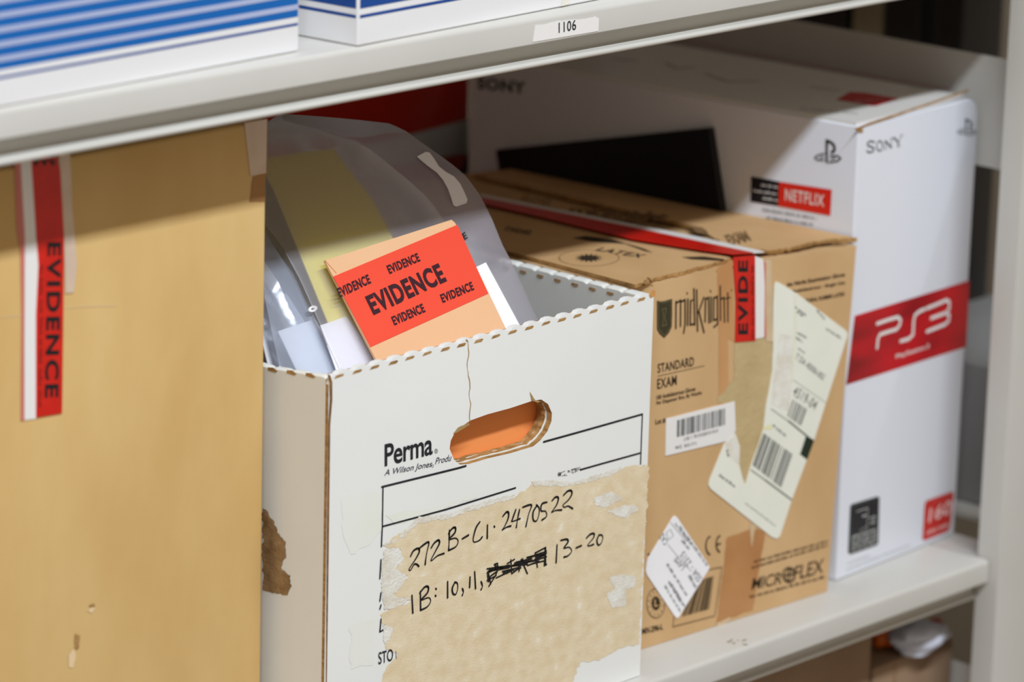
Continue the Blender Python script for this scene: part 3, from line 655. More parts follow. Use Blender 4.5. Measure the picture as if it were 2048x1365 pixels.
b = MB(); poly(b, GT, rag([(1478, 514), (1535, 508), (1600, 500), (1640, 490), (1706, 487), (1640, 484), (1551, 500), (1456, 490), (1400, 462), (1380, 462)], .8, 6, 2), 0.0006); build('open_gap', b, M['kraft_dark'], g)
# top print
b = MB()
P_ = lambda *L: dt(*L)
line(b, GT, P_(*arc(827, 712, 228, 62, 0, 360, 40)), 1.3, 0.0006)
pc = []
for k in range(28):
    a = k*math.pi/14; rr = (110, 34) if k % 2 == 0 else (62, 18); pc.append((825+rr[0]*math.cos(a), 712+rr[1]*math.sin(a)))
poly(b, GT, P_(*pc), 0.0006)
text(b, GT, 'LATEX', *P_((870, 655), (1210, 712), (930, 632)), 0.0006, 0.02, 1.1)
poly(b, GT, P_((700, 560), (860, 590), (1100, 605), (1250, 660), (1310, 672), (1240, 640), (1140, 610), (1000, 570), (800, 545)), 0.0006)
poly(b, GT, P_((1530, 705), (1700, 700), (1860, 722), (1840, 735), (1600, 722)), 0.0006)
text(b, GT, 'STANDARD', *P_((180, 505), (380, 540), (200, 470)), 0.0006, 0.02)
build('top_print', b, M['carton_ink'], g)
b = MB()
text(b, GT, 'midknight', *P_((640, 420), (1400, 480), (700, 330)), 0.0026, 0.03, .8)
text(b, GT, 'EXAM', *P_((1900, 640), (2060, 600), (1850, 560)), 0.0026, 0.03, .8)
poly(b, GT, rag(P_((1580, 480), (1680, 500), (1740, 560), (1640, 540)), 1, 5, 3), 0.0026)
text(b, GT, 'GLOVES', *P_((300, 290), (520, 330), (330, 250)), 0.0026, 0.02)
build('top_print', b, mat('faded_brown_print', rgb(128, 100, 68), .8, .1), g)
# evidence tape over the top and down the front
b = MB(); poly(b, GT, [(1466, 517), (1506, 514), (1276, 465), (1092, 428), (960, 402), (960, 414), (1079, 441), (1263, 486), (1400, 508)], 0.0032, 0.0026)
poly(b, GF, c4((600, 112), (742, 100), (745, 300), (745, 655), (614, 665), (618, 400)), 0.0009, 0.0003); et2 = build('evidence_tape', b, M['red_tape'], g)
et2['label'] = 'red and white evidence tape over top and front'
b = MB(); poly(b, GT, [(1506, 514), (1528, 512), (1400, 483), (1276, 459), (1100, 424), (960, 396), (960, 402), (1092, 428), (1276, 465)], 0.0033, 0.0026)
poly(b, GF, c4((742, 104), (790, 122), (808, 160), (803, 632), (745, 642)), 0.0010, 0.0003); build('white_stripe', b, M['white_tape'], et2)
b = MB(); poly(b, GF, c4((796, 130), (812, 150), (808, 400), (814, 628), (800, 634), (804, 300)), 0.0011, 0.0008); build('tape_edge', b, M['pink_tape'], et2)
b = MB(); text(b, GF, 'EVIDE', *c4((694, 612), (694, 132), (632, 612)), 0.0012, 0.03, 1.2); build('lettering', b, M['marker'], et2)
b = MB(); greek(b, GF, *c4((732, 640), (732, 160)), 8, 5, 0.0012); build('small_lettering', b, M['dark_red'], et2)
# packing tape bands
b = MB(); poly(b, GF, c4((500, 180), (600, 130), (612, 665), (570, 640), (575, 1080), (510, 1100), (510, 640)), 0.0002); build('packing_tape', b, M['tan_tape'], g)
b = MB(); poly(b, GF, rag(d8((205, 60), (400, 40), (425, 60), (430, 300), (400, 560), (330, 720), (265, 925), (225, 800), (205, 620), (200, 440), (110, 430), (110, 690), (100, 690), (105, 400), (200, 300)), 1, 8, 4), 0.0003); build('clear_tape', b, M['tape_zone'], g)
b = MB(); poly(b, GF, rag(c5((545, 640), (640, 605), (700, 585), (775, 600), (740, 800), (700, 1070), (620, 1100), (480, 1150), (515, 900)), 1, 8, 5), 0.0002); build('packing_tape', b, M['tape_dark'], g)
b = MB(); poly(b, GF, rag(c5((678, 560), (718, 560), (700, 640), (690, 700), (684, 640)), .6, 5, 6), 0.0004); poly(b, GF, rag(c5((480, 1150), (560, 1110), (560, 1130), (490, 1185)), 1, 5, 7), 0.0005)
poly(b, GF, c4((806, 130), (850, 130), (858, 500), (862, 660), (815, 660)), 0.0006); build('clear_tape', b, M['clear_tape2'], g)
# print on the front
b = MB()
K = [[(232, 400), (231, 575)], [(232, 412), (262, 392), (261, 560)], [(262, 404), (291, 388), (291, 545), (282, 605)], [(309, 385), (307, 555)], [(303, 342), (306, 352)],
     [(327, 395), (324, 552), (352, 545)], [(327, 398), (352, 384)], [(348, 318), (354, 552)], [(366, 325), (372, 592)], [(378, 472), (412, 375)], [(380, 462), (414, 602)],
     [(424, 378), (421, 532)], [(424, 386), (444, 374), (446, 538)], [(460, 372), (460, 532)], [(455, 328), (458, 338)], [(477, 376), (476, 522), (498, 514)], [(477, 380), (500, 366), (502, 548), (478, 566)],
     [(519, 300), (521, 522)], [(521, 386), (544, 374), (547, 534)], [(568, 345), (569, 532)], [(553, 382), (585, 374)], [(592, 326), (595, 327)]]
for L in K: line(b, GF, c4(*L), 4.3 if len(L) > 2 or abs(L[0][1]-L[1][1]) > 60 else 2.8, 0.0004)
text(b, GF, 'STANDARD', *c4((113, 866), (348, 818), (113, 806)), 0.0004, 0.012, 1.08); text(b, GF, 'EXAM', *c4((110, 970), (236, 942), (110, 905)), 0.0004, 0.012, 1.08)
line(b, GF, c4((113, 886), (415, 818)), 1, 0.0004)
text(b, GF, '100 Ambidextrous Gloves', *c4((105, 1040), (358, 980), (105, 1012)), 0.0004, 0.014); text(b, GF, 'Per Dispenser Box, By Weight', *c4((105, 1080), (400, 1010), (105, 1050)), 0.0004, 0.014)
text(b, GF, 'Lot #:', *c4((98, 1204), (168, 1188), (98, 1168)), 0.0004, 0.014)
text(b, GF, 'ble Nitrile Examination Gloves', *c4((955, 304), (1330, 236), (955, 278)), 0.0004, 0.02); text(b, GF, 'Ambidextrous - Single Use', *c4((985, 352), (1330, 292), (985, 325)), 0.0004, 0.02)
text(b, GF, 'NATURAL RUBBER LATEX', *c4((1040, 415), (1330, 362), (1040, 390)), 0.0004, 0.02)
text(b, GF, 'MICR', *c5((688, 952), (866, 914), (700, 880)), 0.0004, 0.002, .95); text(b, GF, 'FLEX', *c5((938, 896), (1112, 846), (948, 812)), 0.0004, 0.002, .95)
line(b, GF, c5(*arc(912, 862, 36, 42, 0, 360, 24)), 4.5, 0.0004); line(b, GF, c5((876, 866), (948, 856)), 3.5, .0004); line(b, GF, c5((912, 820), (912, 904)), 3.5, .0004); line(b, GF, c5(*arc(912, 862, 16, 42, 0, 360, 16)), 2, 0.0004)
for k, (p, q) in enumerate((((705, 790), (1140, 668)), ((690, 826), (1138, 692)), ((678, 1000), (1118, 882)))): greek(b, GF, *c5(p, q), 6 if k < 2 else 7, k+3, 0.0004)
line(b, GF, c5(*arc(447, 688, 28, 54, 100, 262, 14)), 4.2, 0.0004); line(b, GF, c5(*arc(505, 678, 25, 48, 100, 262, 14)), 4.2, 0.0004); line(b, GF, c5((484, 682), (504, 676)), 4, .0004)
text(b, GF, 'MX-296-L', *c5((40, 1216), (165, 1186), (40, 1180)), 0.0004, 0.02, .9)
line(b, GF, c5((430, 832), (513, 815), (472, 1105), (222, 1170), (230, 1110)), 1.6, 0.0004)
line(b, GF, c5(*arc(122, 1030, 54, 88, 0, 360, 30)), 1.6, 0.0004)
st = []
for k in range(24):
    a = k*math.pi/12; rr = 1.0 if k % 2 == 0 else .72; st.append((122+30*rr*math.cos(a), 1030+48*rr*math.sin(a)))
poly(b, GF, c5(*st), 0.0004)
for k in range(12):
    a = k*math.pi/6+.2; line(b, GF, c5((122+38*math.cos(a), 1030+62*math.sin(a)), (122+46*math.cos(a), 1030+76*math.sin(a))), 1.2, .0004)
barcode(b, GF, *c5((345, 902), (466, 868), (440, 1064), (275, 1110)), 20, 0.0004, 3)
line(b, GF, c5((76, 740), (82, 738)), 4, .0004)
build('printed_lettering', b, M['carton_ink'], g)
b = MB(); text(b, GF, 'L', *c5((112, 1052), (134, 1046), (112, 1008)), 0.0006, 0.02); build('printed_lettering', b, M['kraft_flap'], g)
b = MB(); poly(b, GF, c4((108, 395), (130, 400), (155, 398), (180, 390), (207, 383), (207, 480), (204, 565), (185, 605), (155, 637), (125, 610), (108, 580)), 0.0004); sg = build('shield_emblem', b, mat('olive_print', rgb(66, 60, 42), .7, .1), g)
b = MB(); line(b, GF, c4((116, 405), (150, 408), (199, 394), (199, 560), (155, 624), (115, 575), (116, 405)), .8, 0.0005); line(b, GF, c4((142, 450), (168, 446), (158, 500), (170, 552), (142, 560), (152, 502), (142, 450)), .9, .0005)
build('emblem_outline', b, mat('pale_olive_print', rgb(140, 126, 92), .7, .1), sg)
# barcode sticker
b = MB(); poly(b, GF, rag([(1331, 838), (1468, 803)], .2, 20, 1, False)+[(1468, 803), (1470, 860), (1462, 880), (1446, 884), (1330, 912)], 0.0007, 0.0001); s1 = build('barcode_sticker', b, M['white_tape'], g)
b = MB(); barcode(b, GF, *c4((236, 1172), (551, 1092), (551, 1200), (234, 1282)), 34, 0.0009, 8); text(b, GF, 'NC 03171', *c4((226, 1360), (358, 1332), (226, 1340)), 0.0009, 0.02, 1.3)
text(b, GF, '(10) 1 70 01028 0110 0', *c4((280, 1312), (500, 1256), (280, 1284)), 0.0009, 0); build('barcode', b, M['ps_ink'], s1)
# shipping label, torn through
b = MB()
lab_px = c4((878, 270), (905, 280), (1010, 345), (1335, 590), (1346, 615)) + d8((672, 655), (540, 1010), (470, 1225), (450, 1240), (420, 1228), (60, 945), (46, 920), (52, 890), (140, 675), (205, 615), (232, 690), (228, 800), (248, 880), (265, 922), (285, 850), (300, 800), (345, 680), (372, 590), (388, 450), (402, 380), (425, 250), (430, 100), (430, 0)) + c4((862, 420), (868, 300))
poly(b, GF, lab_px, 0.0008, 0.0003); s2 = build('shipping_label', b, M['cream'], g); s2['label'] = 'torn cream shipping label'
b = MB(); poly(b, GF, d8((625, 625), (672, 655), (630, 770), (588, 738)), 0.0010); line(b, GF, d8((520, 540), (632, 632)), 3.2, 0.0010); line(b, GF, d8((416, 468), (520, 542)), 1.2, 0.0010)
line(b, GF, d8((296, 830), (380, 890)), 1.8, 0.0010); line(b, GF, d8((380, 890), (538, 1008)), 2.8, 0.0010); build('printed_rules', b, M['green_black'], s2)
b = MB(); barcode(b, GF, *d8((372, 612), (550, 742), (482, 940), (306, 802)), 16, 0.0010, 12); barcode(b, GF, *d8((545, 412), (632, 472), (596, 570), (512, 512)), 10, 0.0010, 4)
text(b, GF, '4519-04', *d8((540, 385), (672, 478), (566, 330)), 0.0010, 0.004, 1.15); text(b, GF, 'T DA 40006-002', *d8((556, 168), (724, 300), (572, 136)), 0.0010, 0.0)
build('barcode', b, M['mid_ink'], s2)
b = MB()
for k, (p, q, s_) in enumerate((((105, 865), (198, 935), 6), ((425, 570), (498, 632), 6), ((570, 20), (622, 50), 5), ((562, 50), (600, 75), 5), ((740, -5), (830, 55), 5), ((575, 112), (612, 140), 4), ((262, 1030), (440, 1165), 3), ((150, 715), (158, 752), 6))):
    greek(b, GF, *d8(p, q), s_, k+20, 0.0010)
greek(b, GF, *c4((1000, 440), (1070, 495)), 6, 31, .001); greek(b, GF, *c4((1010, 470), (1050, 500)), 6, 32, .001); greek(b, GF, *c4((1140, 460), (1190, 520)), 5, 33, .001)
line(b, GF, d8((548, 296), (742, 432)), .7, .001)
build('small_print', b, M['mid_ink'], s2)
b = MB(); line(b, GF, c4((1000, 360), (1005, 620), (985, 820), (980, 930)), 2, 0.00095); poly(b, GF, rag(d8((372, 575), (420, 560), (425, 590), (375, 590)), .6, 5, 2), .00095); build('yellowing', b, M['label_yellow'], s2)
b = MB(); poly(b, GF, d8((470, 20), (545, 40), (540, 300), (520, 480), (420, 440), (430, 300)), 0.0009); build('white_backing', b, M['fibre'], s2); b = MB(); poly(b, GF, rag(d8((145, 675), (205, 620), (228, 690), (225, 800), (180, 760)), 1, 5, 3), 0.0009); build('white_backing', b, M['fibre'], s2)
# diamond label
b = MB(); poly(b, GF, c5((222, 516), (234, 510), (246, 520), (432, 800), (438, 820), (428, 836), (258, 1108), (246, 1118), (234, 1108), (68, 862), (60, 838), (66, 790), (72, 765)), 0.0008, 0.0003); s3 = build('routing_label', b, M['white_paper'], g); s3['label'] = 'small tilted white label'
b = MB()
text(b, GF, 'SSA - 2315', *c5((392, 876), (285, 716), (366, 906)), 0.0010, 0.004, 1.1); text(b, GF, 'LAMI', *c5((292, 812), (245, 752), (270, 836)), 0.0010, 0.0, 1)
text(b, GF, 'CA2', *c5((192, 660), (160, 610), (170, 690)), 0.0010, 0.0)
line(b, GF, c5((205, 590), (222, 628), (196, 652), (178, 612), (205, 590)), 1, 0.0010); line(b, GF, c5((205, 548), (238, 590), (300, 660)), .9, .001); line(b, GF, c5((190, 680), (250, 755), (330, 840)), .9, .001)
for k, (p, q, s_) in enumerate((((255, 575), (420, 810), 6), ((268, 660), (310, 710), 7), ((230, 560), (330, 690), 5), ((180, 800), (300, 990), 7), ((190, 905), (270, 1040), 8), ((168, 930), (262, 1085), 6), ((210, 920), (290, 1060), 5), ((310, 870), (350, 940), 8))):
    greek(b, GF, *c5(p, q), s_, k+40, 0.0010)
build('small_print', b, M['mid_ink'], s3)
# crushed corner at top left front
b = MB(); rd = random.Random(3)
for k in range(7):
    x_, y_ = rd.uniform(1288, 1306), rd.uniform(560, 574); q = GT.at(x_, y_); c = GT.P(q[0], q[1], 0.001)
    r = rd.uniform(.0014, .0028); b.face([c+Vector((rd.uniform(-r, r), rd.uniform(-r, r), rd.uniform(-r, r))) for _ in range(4)])
build('crushed_corner', b, M['kraft_edge'], g)

# ------------------------------------------------------------------ console box
SX, SY, STH, SW, SD, SH = 0.5899, 0.0492, 0.0574, 0.1641, 0.377, 0.3569
ps = thing('console_box', 'tall white game console box with red PS3 band standing right of the glove carton', 'box', (0.66, 0.24, 0))
cs, sn = math.cos(STH), math.sin(STH)
CF = Frame((SX, SY, 0), (cs, sn, 0), (0, 0, 1)); CL = Frame((SX, SY, 0), (sn, -cs, 0), (0, 0, 1)); CT = Frame((SX, SY, SH), (cs, sn, 0), (-sn, cs, 0))
def Q(u, d, z): return (SX+u*cs-d*sn, SY+u*sn+d*cs, z)
b = MB()
LW = [(0, 0), (SW, 0)]
# body: rounded vertical corners
def rring(z, r=0.006, inset=0):
    out = []
    for (cx_, cy_, a0) in ((r, r, 180), (SW-r, r, 270), (SW-r, SD-r, 0), (r, SD-r, 90)):
        for k in range(5):
            a = math.radians(a0+k*22.5); out.append(Q(cx_+(r-inset)*math.cos(a), cy_+(r-inset)*math.sin(a), z))
    return out
rings = [rring(0.0003, .006, .0015), rring(0.0018), rring(SH-0.0045), rring(SH-0.002, .006, .0006), rring(SH-0.0008, .006, .002)]
def rr(x0, y0, x1, y1, r):
    out = []
    for (cx_, cy_, a0, q) in ((x1-r[0], y0+r[0], 270, r[0]), (x1-r[1], y1-r[1], 0, r[1]), (x0+r[2], y1-r[2], 90, r[2]), (x0+r[3], y0+r[3], 180, r[3])):
        for k in range(7):
            a = math.radians(a0+k*15); out.append((cx_+q*math.cos(a), cy_+q*math.sin(a)))
    return out
b.prism(CF, [rr(0, 0.0003, SW, SH-0.0006, (.0015, .016, .0012, .0015))], -SD, 0)
build('body', b, M['ps_white'], ps, bevel=0.0014)
# lid flap laid on top, its raw front edge showing; front face's rounded upper right corner
b = MB(); b.prism(CT, [[(0.002, 0.004), (SW-0.0145, 0.0045), (SW-0.0135, 0.006), (SW-0.0135, 0.03), (SW-0.0135, SD-.002), (0.001, SD-.002)]], -0.0006, 0.0016, side=0); lid = build('lid', b, [M['ps_side'], M['kraft_edge']], ps)
b = MB(); poly(b, CF, [(1716, 262), (1730, 253), (1850, 213), (1935, 183), (1937, 178), (1850, 208), (1735, 246), (1712, 256)], 0.0004); poly(b, CF, rag([(1706, 256), (1718, 254), (1726, 262), (1720, 266)], 1, 4, 3), 0.0006)
build('worn_edge', b, M['kraft_edge'], ps)
b = MB(); b.prism(CF, [[CF.at(1709, 632), CF.at(1938.5, 561), CF.at(1932, 694), CF.at(1692, 770)]], None, 0.0003); band = build('red_band', b, M['ps_red'], ps)
b = MB()
def ps3(L, wd=8.5): line(b, CF, c8(*L), wd, 0.0006)
ps3([(253, 178), (290, 165), (322, 156), (331, 166), (328, 182), (318, 196), (285, 206), (262, 214), (256, 228), (253, 258)])
ps3([(331, 236), (358, 228), (372, 214), (374, 170), (378, 150), (392, 138), (410, 130)])
ps3([(418, 127), (450, 114), (482, 100), (492, 106), (492, 128), (480, 142), (432, 160)]); ps3([(480, 142), (492, 150), (490, 168), (478, 180), (418, 204)])
text(b, CF, 'PlayStation.3', *c8((315, 298), (425, 262), (315, 280)), 0.0006, 0.015)
build('band_lettering', b, M['white_tape'], band)
b = MB()
# slab lettering: heavy verticals, fine joins
SO = c7
def sl(L, wd): line(b, CF, SO(*L), wd, 0.0005)
sl([(990, 580), (965, 574), (950, 585), (952, 600), (975, 608), (988, 618), (984, 632), (962, 640), (946, 630)], 3.2)
sl(arc(1020, 602, 17, 28, 0, 360, 20), 2.8)
sl([(1052, 575), (1052, 618)], 1.6); sl([(1054, 576), (1086, 612)], 3.6); sl([(1086, 560), (1086, 612)], 1.6); sl([(1046, 576), (1060, 572)], 1.2); sl([(1080, 562), (1094, 558)], 1.2); sl([(1046, 622), (1058, 618)], 1.2)
sl([(1100, 555), (1126, 580)], 3.4); sl([(1126, 580), (1146, 540)], 1.6); sl([(1126, 578), (1127, 602)], 3.4); sl([(1118, 606), (1136, 601)], 1.2); sl([(1095, 557), (1108, 552)], 1.2); sl([(1138, 543), (1152, 538)], 1.2)
build('printed_lettering', b, M['ps_ink'], ps)
def pslogo(b, fr, cr, x0, y0, s, h=0.0005):
    # upright P with the S lying round its foot
    A = lambda *L: cr(*[(x0+x*s, y0+y*s) for x, y in L])
    poly(b, fr, A((0, 0), (14, 5), (14, 140), (0, 134)), h)
    poly(b, fr, A((0, 0), (30, 10), (52, 28), (60, 52), (56, 76), (40, 84), (28, 78), (28, 66), (40, 68), (44, 56), (40, 40), (28, 28), (0, 18)), h)
    line(b, fr, A((-8, 84), (-45, 94), (-62, 106), (-48, 120), (-10, 122)), 3.2*s, h); line(b, fr, A((28, 96), (70, 98), (88, 112), (70, 126), (22, 134)), 3.6*s, h)
    line(b, fr, A((-30, 108), (-10, 102)), 2.4*s, h); line(b, fr, A((28, 114), (55, 110)), 2.4*s, h)
b = MB(); pslogo(b, CL, c7, 716, 562, 1.0); build('emblem', b, M['ps_ink'], ps)
b = MB(); pslogo(b, CF, c7, 1506, 444, .72); build('emblem', b, mat('silver_grey_print', rgb(128, 134, 134), .4, .4), ps)
# netflix badge
b = MB(); poly(b, CL, c7((293, 776), (452, 806), (448, 945), (288, 920)), 0.0004); nb = build('badge', b, M['ps_black'], ps)
b = MB(); poly(b, CL, c7((452, 806), (752, 852), (744, 1000), (446, 946)), 0.0005); build('badge_panel', b, M['net_red'], nb)
b = MB(); text(b, CL, 'NETFLIX', *c7((486, 912), (708, 948), (488, 846)), 0.0007, 0.012, 1.1)
for k, (x_, y_) in enumerate(((350, 830), (305, 862), (360, 906))): greek(b, CL, *c7((x_, y_), (442, y_+(442-x_)*.15)), 6, k+4, 0.0007, 1)
build('badge_lettering', b, M['white_tape'], nb)
b = MB()
for k, (p, q) in enumerate((((358, 972), (665, 1022)), ((376, 1016), (640, 1056)), ((440, 1050), (670, 1092)))): greek(b, CL, *c7(p, q), 6, 50+k, 0.0004, 1)
build('small_print', b, M['mid_ink'], ps)
b = MB(); text(b, CL, 'SONY', *c6((170, 365), (470, 398), (172, 290)), 0.0004, 0.04, 1.1); build('side_lettering', b, M['ps_ink'], ps)
# top print
b = MB(); line(b, CT, [(1330, 130), (1355, 142), (1390, 138)], 5, 0.0018); line(b, CT, [(1410, 152), (1455, 168), (1518, 166)], 5, 0.0018); line(b, CT, [(1620, 178), (1680, 186)], 4, 0.0018)
line(b, CT, [(1225, 122), (1270, 126)], 8, 0.0018); greek(b, CT, (1600, 222), (1712, 232), 9, 3, 0.0018); greek(b, CT, (1820, 182), (1900, 182), 6, 4, 0.0018); build('top_print', b, mat('grey_top_print', rgb(92, 92, 88), .5, .3), lid)
b = MB(); poly(b, CT, [(1672, 204), (1700, 188), (1730, 190), (1798, 202), (1750, 217), (1720, 212)], 0.0018)
line(b, CT, [(1342, 79), (1500, 113), (1700, 149), (1800, 166), (1900, 182)], 5, 0.0018); build('top_print', b, mat('top_red_print', rgb(196, 30, 40), .4, .3), lid)
b = MB(); greek(b, CT, (1712, 208), (1770, 203), 8, 9, 0.0020); build('top_print', b, M['white_tape'], lid)
# icons
b = MB(); poly(b, CF, c8((165, 782), (170, 776), (255, 750), (262, 754), (258, 905), (252, 912), (165, 942), (158, 936)), 0.0004); ic = build('icon', b, M['ps_ink'], ps)
b = MB(); poly(b, CF, c8((172, 788), (256, 758), (252, 850), (168, 878)), 0.0005); build('icon_picture', b, M['ps_black'], ic)
b = MB(); line(b, CF, c8((185, 800), (222, 788), (220, 850), (195, 862), (215, 852)), 2, 0.0007); line(b, CF, c8((228, 822), (248, 815), (232, 840), (248, 834)), 2.4, .0007); line(b, CF, c8((205, 815), (215, 812)), 4, .0007)
for k in range(4): greek(b, CF, *c8((168, 890+14*k), (250, 862+14*k)), 7, k, 0.0007, 1)
build('icon_lettering', b, mat('icon_grey', rgb(190, 192, 190), .5, .3), ic)
b = MB(); poly(b, CF, c8((412, 772), (418, 764), (502, 734), (508, 738), (494, 858), (486, 866), (412, 896), (404, 892)), 0.0004); ic2 = build('icon', b, M['icon_red'], ps)
b = MB(); text(b, CF, '160', *c8((422, 838), (496, 806), (428, 790)), 0.0007, 0.012, 1.0); greek(b, CF, *c8((416, 876), (488, 848)), 9, 2, 0.0007, 1); build('icon_lettering', b, mat('pale_pink_print', rgb(240, 200, 196), .5, .3), ic2)
b = MB(); greek(b, CF, *c8((156, 975), (230, 948)), 4, 7, 0.0004); greek(b, CF, *c8((152, 995), (365, 912)), 4, 8, 0.0004); build('small_print', b, M['faint_ink'], ps)

# ------------------------------------------------------------------ thin black case between the cartons
K0 = Frame(Vector(Q(-0.0035, 0, 0)), (sn, -cs, 0), (0, 0, 1))
kt = K0.pts([(997, 299), (1425, 255)]); kd = Vector((kt[1][0]-kt[0][0], kt[1][1]-kt[0][1])); kl = kd.length; kd.normalize(); kn = Vector((kd.y, -kd.x))
A_ = Vector(kt[0])-kd*0.0; B_ = Vector(kt[1])
cor = [A_, B_, B_+kn*0.13, A_+kn*0.13]
b = MB(); b.prism(K0, [[(q.x, q.y) for q in (cor[3], cor[2], cor[1], cor[0])]], -0.0, 0.0105 if False else -0.0)
b = MB(); b.prism(K0, [[(q.x, q.y) for q in (cor[3], cor[2], cor[1], cor[0])]], -0.0028, 0.0045)
o = build('laptop', b, M['black_case'], bevel=0.0012)
tag(o, 'thin black slab wedged at a tilt between the glove carton and the console box', 'case')

# ------------------------------------------------------------------ striped boxes on the upper shelf
def upbox(x, y, th, W, D, H, label, stripes, side_navy):
    t = thing('striped_box', label, 'box', (x+W/2, y+D/2, ZT), 'striped white and blue boxes on the upper shelf')
    carton('body', rect8(x, y, th, W, D, ZT+0.0003, ZT+H), M['box_white'], t, 0.0015)
    return t
UZ = ZT
th1 = math.atan2(0.0135-0.0019, -0.0293+0.2795)
U1 = Frame((-0.0293, 0.0135, UZ), (math.cos(th1), math.sin(th1), 0), (0, 0, 1))
u1x = Vector((-0.0293, 0.0135)) - Vector((math.cos(th1), math.sin(th1)))*0.40
b1 = upbox(u1x.x, u1x.y, th1, 0.40, 0.30, 0.25, 'white box with wide blue and lilac stripes, at the left end of the upper shelf', None, None)
def hband(fr, ua, ub, za, zb_, m, par, h, name):
    b = MB(); b.prism(fr, [[(ua, za), (ub, za), (ub, zb_), (ua, zb_)]], None, h); return build(name, b, m, par)
zz = lambda y: U1.at(598, y)[1]
ysr = {'navy': (52, 46.5), 'blue0': (35, None)}
hband(U1, -0.3985, -0.0016, U1.at(590, 51.5)[1], U1.at(590, 46.5)[1], M['navy'], b1, 0.0002, 'stripe')
hband(U1, -0.3985, -0.0016, U1.at(590, 34)[1], 0.20, M['blue'], b1, 0.0002, 'blue_panel')
for k in range(7):
    a = U1.at(598, 18-27.0*k)[1]; c = U1.at(598, 7.5-27.0*k)[1]
    ua, ub = (-0.3985, -0.0016)
    if k == 4: ub = U1.at(72, 3)[0]
    hband(U1, ua, ub, a, c, M['lilac'], b1, 0.0004, 'stripe')
q = U1.at(66, -2); b = MB(); b.prism(U1, [[(q[0], q[1]+.001), (q[0]+.05, q[1]+.001), (q[0]+.056, q[1]+.01), (q[0]+.05, q[1]+.024), (q[0], q[1]+.024), (q[0]-.006, q[1]+.012)]], None, 0.0006); build('hand_hole_shade', b, M['dark'], b1)  # flat dark patch paints the shade inside the hole, nothing is cut
th2 = math.atan2(0.0127+0.0056, 0.206-0.004)
b2x, b2y = 0.0095, 0.0012
th2 = 0.055
U2 = Frame((b2x, b2y, UZ), (math.cos(th2), math.sin(th2), 0), (0, 0, 1)); U2L = Frame((b2x, b2y, UZ), (math.sin(th2), -math.cos(th2), 0), (0, 0, 1))
b2_ = upbox(b2x, b2y, th2, 0.34, 0.40, 0.26, 'white box with navy stripes, second on the upper shelf, above the number label', None, None)
for fr, ua, ub in ((U2, 0.0016, 0.3385), (U2L, -0.3985, -0.0016)):
    z1 = U2.at(718, 37)[1]; z2 = U2.at(718, 30.5)[1]; z3 = U2.at(718, 18)[1]; z4 = U2.at(718, 0)[1]
    hband(fr, ua, ub, z1, z2, M['navy'], b2_, 0.0002, 'stripe'); hband(fr, ua, ub, z3, z4+.0005, M['navy'], b2_, 0.0002, 'stripe'); hband(fr, ua, ub, z4+.003, z4+.012, M['navy'], b2_, 0.0002, 'stripe')
b = MB(); poly(b, U2, rag([(1126, 0), (1140, -6), (1138, 8), (1120, 12)], 1, 4, 4), 0.0005); build('torn_patch', b, M['fibre'], b2_)

# ------------------------------------------------------------------ deep background on the middle shelf
YR = 0.475
RFm = Frame((0, YR, 0), (1, 0, 0), (0, 0, 1))
back = thing('shelving_unit', 'dim shelving unit backing on to the first, seen through the gaps', 'shelving', (0.3, 0.75, -1.0))
for z in (-ZT, 0, ZT):
    b = MB(); b.box((-1.2, DEP+0.03, z-0.03), (PX, DEP+0.45, z)); build('shelf', b, M['steel'], back, weld=True)
x0 = RFm.at(540, 200)[0]; x1 = RFm.at(925, 200)[0]
RB = Frame((0, DEP+0.05, 0), (1, 0, 0), (0, 0, 1))
x0 = RB.at(480, 200)[0]; x1 = RB.at(938, 240)[0]; z1 = RB.at(830, 266)[1]
rb = thing('red_box', 'bright red carton with a pale lower band, deep in the shadow behind the evidence bag', 'box', ((x0+x1)/2, DEP+0.2, 0))
carton('body', [(x0, DEP+0.05, 0.0003), (x1, DEP+0.05, 0.0003), (x1, DEP+0.30, 0.0003), (x0, DEP+0.30, 0.0003), (x0, DEP+0.05, 0.44), (x1, DEP+0.05, 0.44), (x1, DEP+0.30, 0.44), (x0, DEP+0.30, 0.44)], M['red_box'], rb, 0.002)
b = MB(); poly(b, RB, [(700, 296), (830, 266), (936, 238), (936, 306), (870, 316), (700, 345)], 0.0008); build('pale_band', b, mat('pale_carton_print', rgb(216, 232, 236), .5, .2), rb)
# no real binder: dark slab added to stand for shade in the gap
b = MB(); b.prism(RB, [RB.pts([(880, 345), (905, 290), (930, 225), (952, 150), (985, 140), (985, 400), (880, 420)])], 0.02, 0.026); o = build('binder', b, M['dark'])
tag(o, 'dark grey slab added for the shade in the gap behind the console box, beside the red carton', 'binder')

# neighbour bay contents, seen past the post
NF = Frame((1.02, 0, 0), (0, -1, 0), (0, 0, 1))
def nb_box(name, pxa, pxb, ztop_px, m, label, cat, z0=0.0003, W=0.12, zt=None, group=None):
    ya = -NF.at(*pxa)[0]; yb = -NF.at(*pxb)[0]; zt = NF.at(*ztop_px)[1] if zt is None else zt
    y0_, y1_ = min(ya, yb), max(ya, yb)
    o = carton(name, [(XN, y0_, z0), (XN+W, y0_, z0), (XN+W, y1_, z0), (XN, y1_, z0), (XN, y0_, zt), (XN+W, y0_, zt), (XN+W, y1_, zt), (XN, y1_, zt)], m, None, 0.003)
    return tag(o, label, cat, group)
NF = Frame((0.83, 0, 0), (0, -1, 0), (0, 0, 1)); XN = 0.83
nb_box('storage_bin', (1700, 720), (1985, 760), (1930, 722), M['grey_box'], 'grey storage bin low in the next bay, between console box and post', 'bin', W=0.3)
NF = Frame((1.02, 0, 0), (0, -1, 0), (0, 0, 1)); XN = 1.02
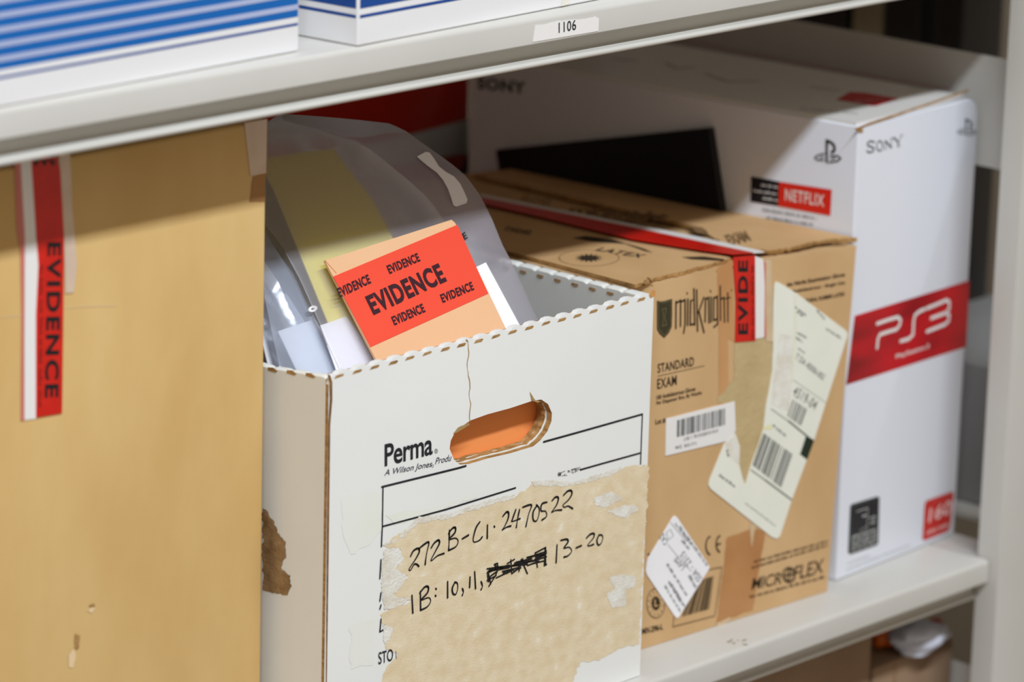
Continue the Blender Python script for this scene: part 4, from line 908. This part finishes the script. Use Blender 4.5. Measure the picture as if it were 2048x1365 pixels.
nb_box('binder', (1560, 60), (1690, 60), (0, 0), M['dark'], 'dark binder furthest left in the next bay, above the side brace', 'binder', 0.0003, 0.06, 0.44)
nb_box('binder', (1702, 60), (1762, 60), (0, 0), mat('olive_grey_card', rgb(150, 140, 112), .7, .2), 'olive grey binder between the dark binders of the next bay', 'binder', 0.0003, 0.06, 0.44)
nb_box('binder', (1768, 60), (1836, 60), (0, 0), M['dark'], 'dark binder just right of the olive grey one in the next bay', 'binder', 0.0003, 0.06, 0.44)
nb_box('binder', (1872, 60), (1925, 60), (0, 0), M['dark'], 'dark binder nearest the post in the next bay, above the side brace', 'binder', 0.0003, 0.06, 0.44)

# ------------------------------------------------------------------ contents of the shelf below
ZL = -ZT
YL = 0.052
LA = Frame((0, YL, 0), (1, 0, 0), (0, 0, 1))
xa = LA.at(1745, 1300)[0]
low = thing('cardboard_box', 'tall brown carton in shadow under the middle shelf, its right edge below the glove carton', 'box', (xa-0.2, 0.2, ZL))
carton('body', rect8(xa-0.40, YL, 0, 0.399, 0.36, ZL+0.0003, -0.042), M['brown_box'], low, 0.002)
zc = LA.at(1850, 1300)[1]
low2 = thing('cardboard_box', 'shorter brown carton under the middle shelf next to the post, plastic bag on top', 'box', ((xa+PX)/2, 0.2, ZL))
carton('body', rect8(xa+0.003, YL, 0, 0.752-xa-0.003, 0.36, ZL+0.0003, zc), M['brown_box'], low2, 0.002)
b = MB(); b.box((xa+0.030, YL-0.0006, zc-0.2), (xa+0.0312, YL-0.0001, zc-0.002)); build('seam', b, M['kraft_dark'], low2)
TB = Frame((0, 0, zc+0.010), (1, 0, 0), (0, 1, 0))
def blob(name, cx_, cy_, cz_, rx, ry, rz, m, seed):
    b = MB(); rows = []
    for i in range(13):
        ph = -math.pi/2+math.pi*i/12; row = []
        for j in range(20):
            a = 2*math.pi*j/20; d = Vector((math.cos(ph)*math.cos(a), math.cos(ph)*math.sin(a), math.sin(ph)))
            f = 1+.28*noise.noise(d*1.8+Vector((seed, 0, 0)))+.12*noise.noise(d*5+Vector((seed, 3, 0)))
            row.append((cx_+rx*d.x*f, cy_+ry*d.y*f, max(cz_-rz*.9, cz_+rz*d.z*f)))
        rows.append(row)
    b.grid(rows, close=True); return build(name, b, m, smooth=True, weld=True)
q = TB.at(1885, 1288); o = blob('plastic_bag', min(q[0]+0.010, 0.708), q[1]+0.020, zc+0.012, 0.028, 0.020, 0.0125, mat('white_plastic', rgb(206, 210, 226), .3, .4), 1.0); tag(o, 'crumpled white plastic bag on the shorter carton under the middle shelf', 'bag')
q = TB.at(1795, 1274); o = blob('packet', q[0], q[1]+0.008, zc+0.010, 0.019, 0.010, 0.0105, mat('orange_plastic', rgb(216, 104, 26), .4, .4), 4.0); tag(o, 'small orange packet at the left end of the white plastic bag under the shelf', 'packet')
q = TB.at(1912, 1292); o = blob('packet', 0.7385, YL+0.0095, zc+0.0085, 0.0095, 0.007, 0.009, mat('red_plastic', rgb(190, 40, 20), .4, .4), 6.0); tag(o, 'small red packet near the post under the middle shelf', 'packet')
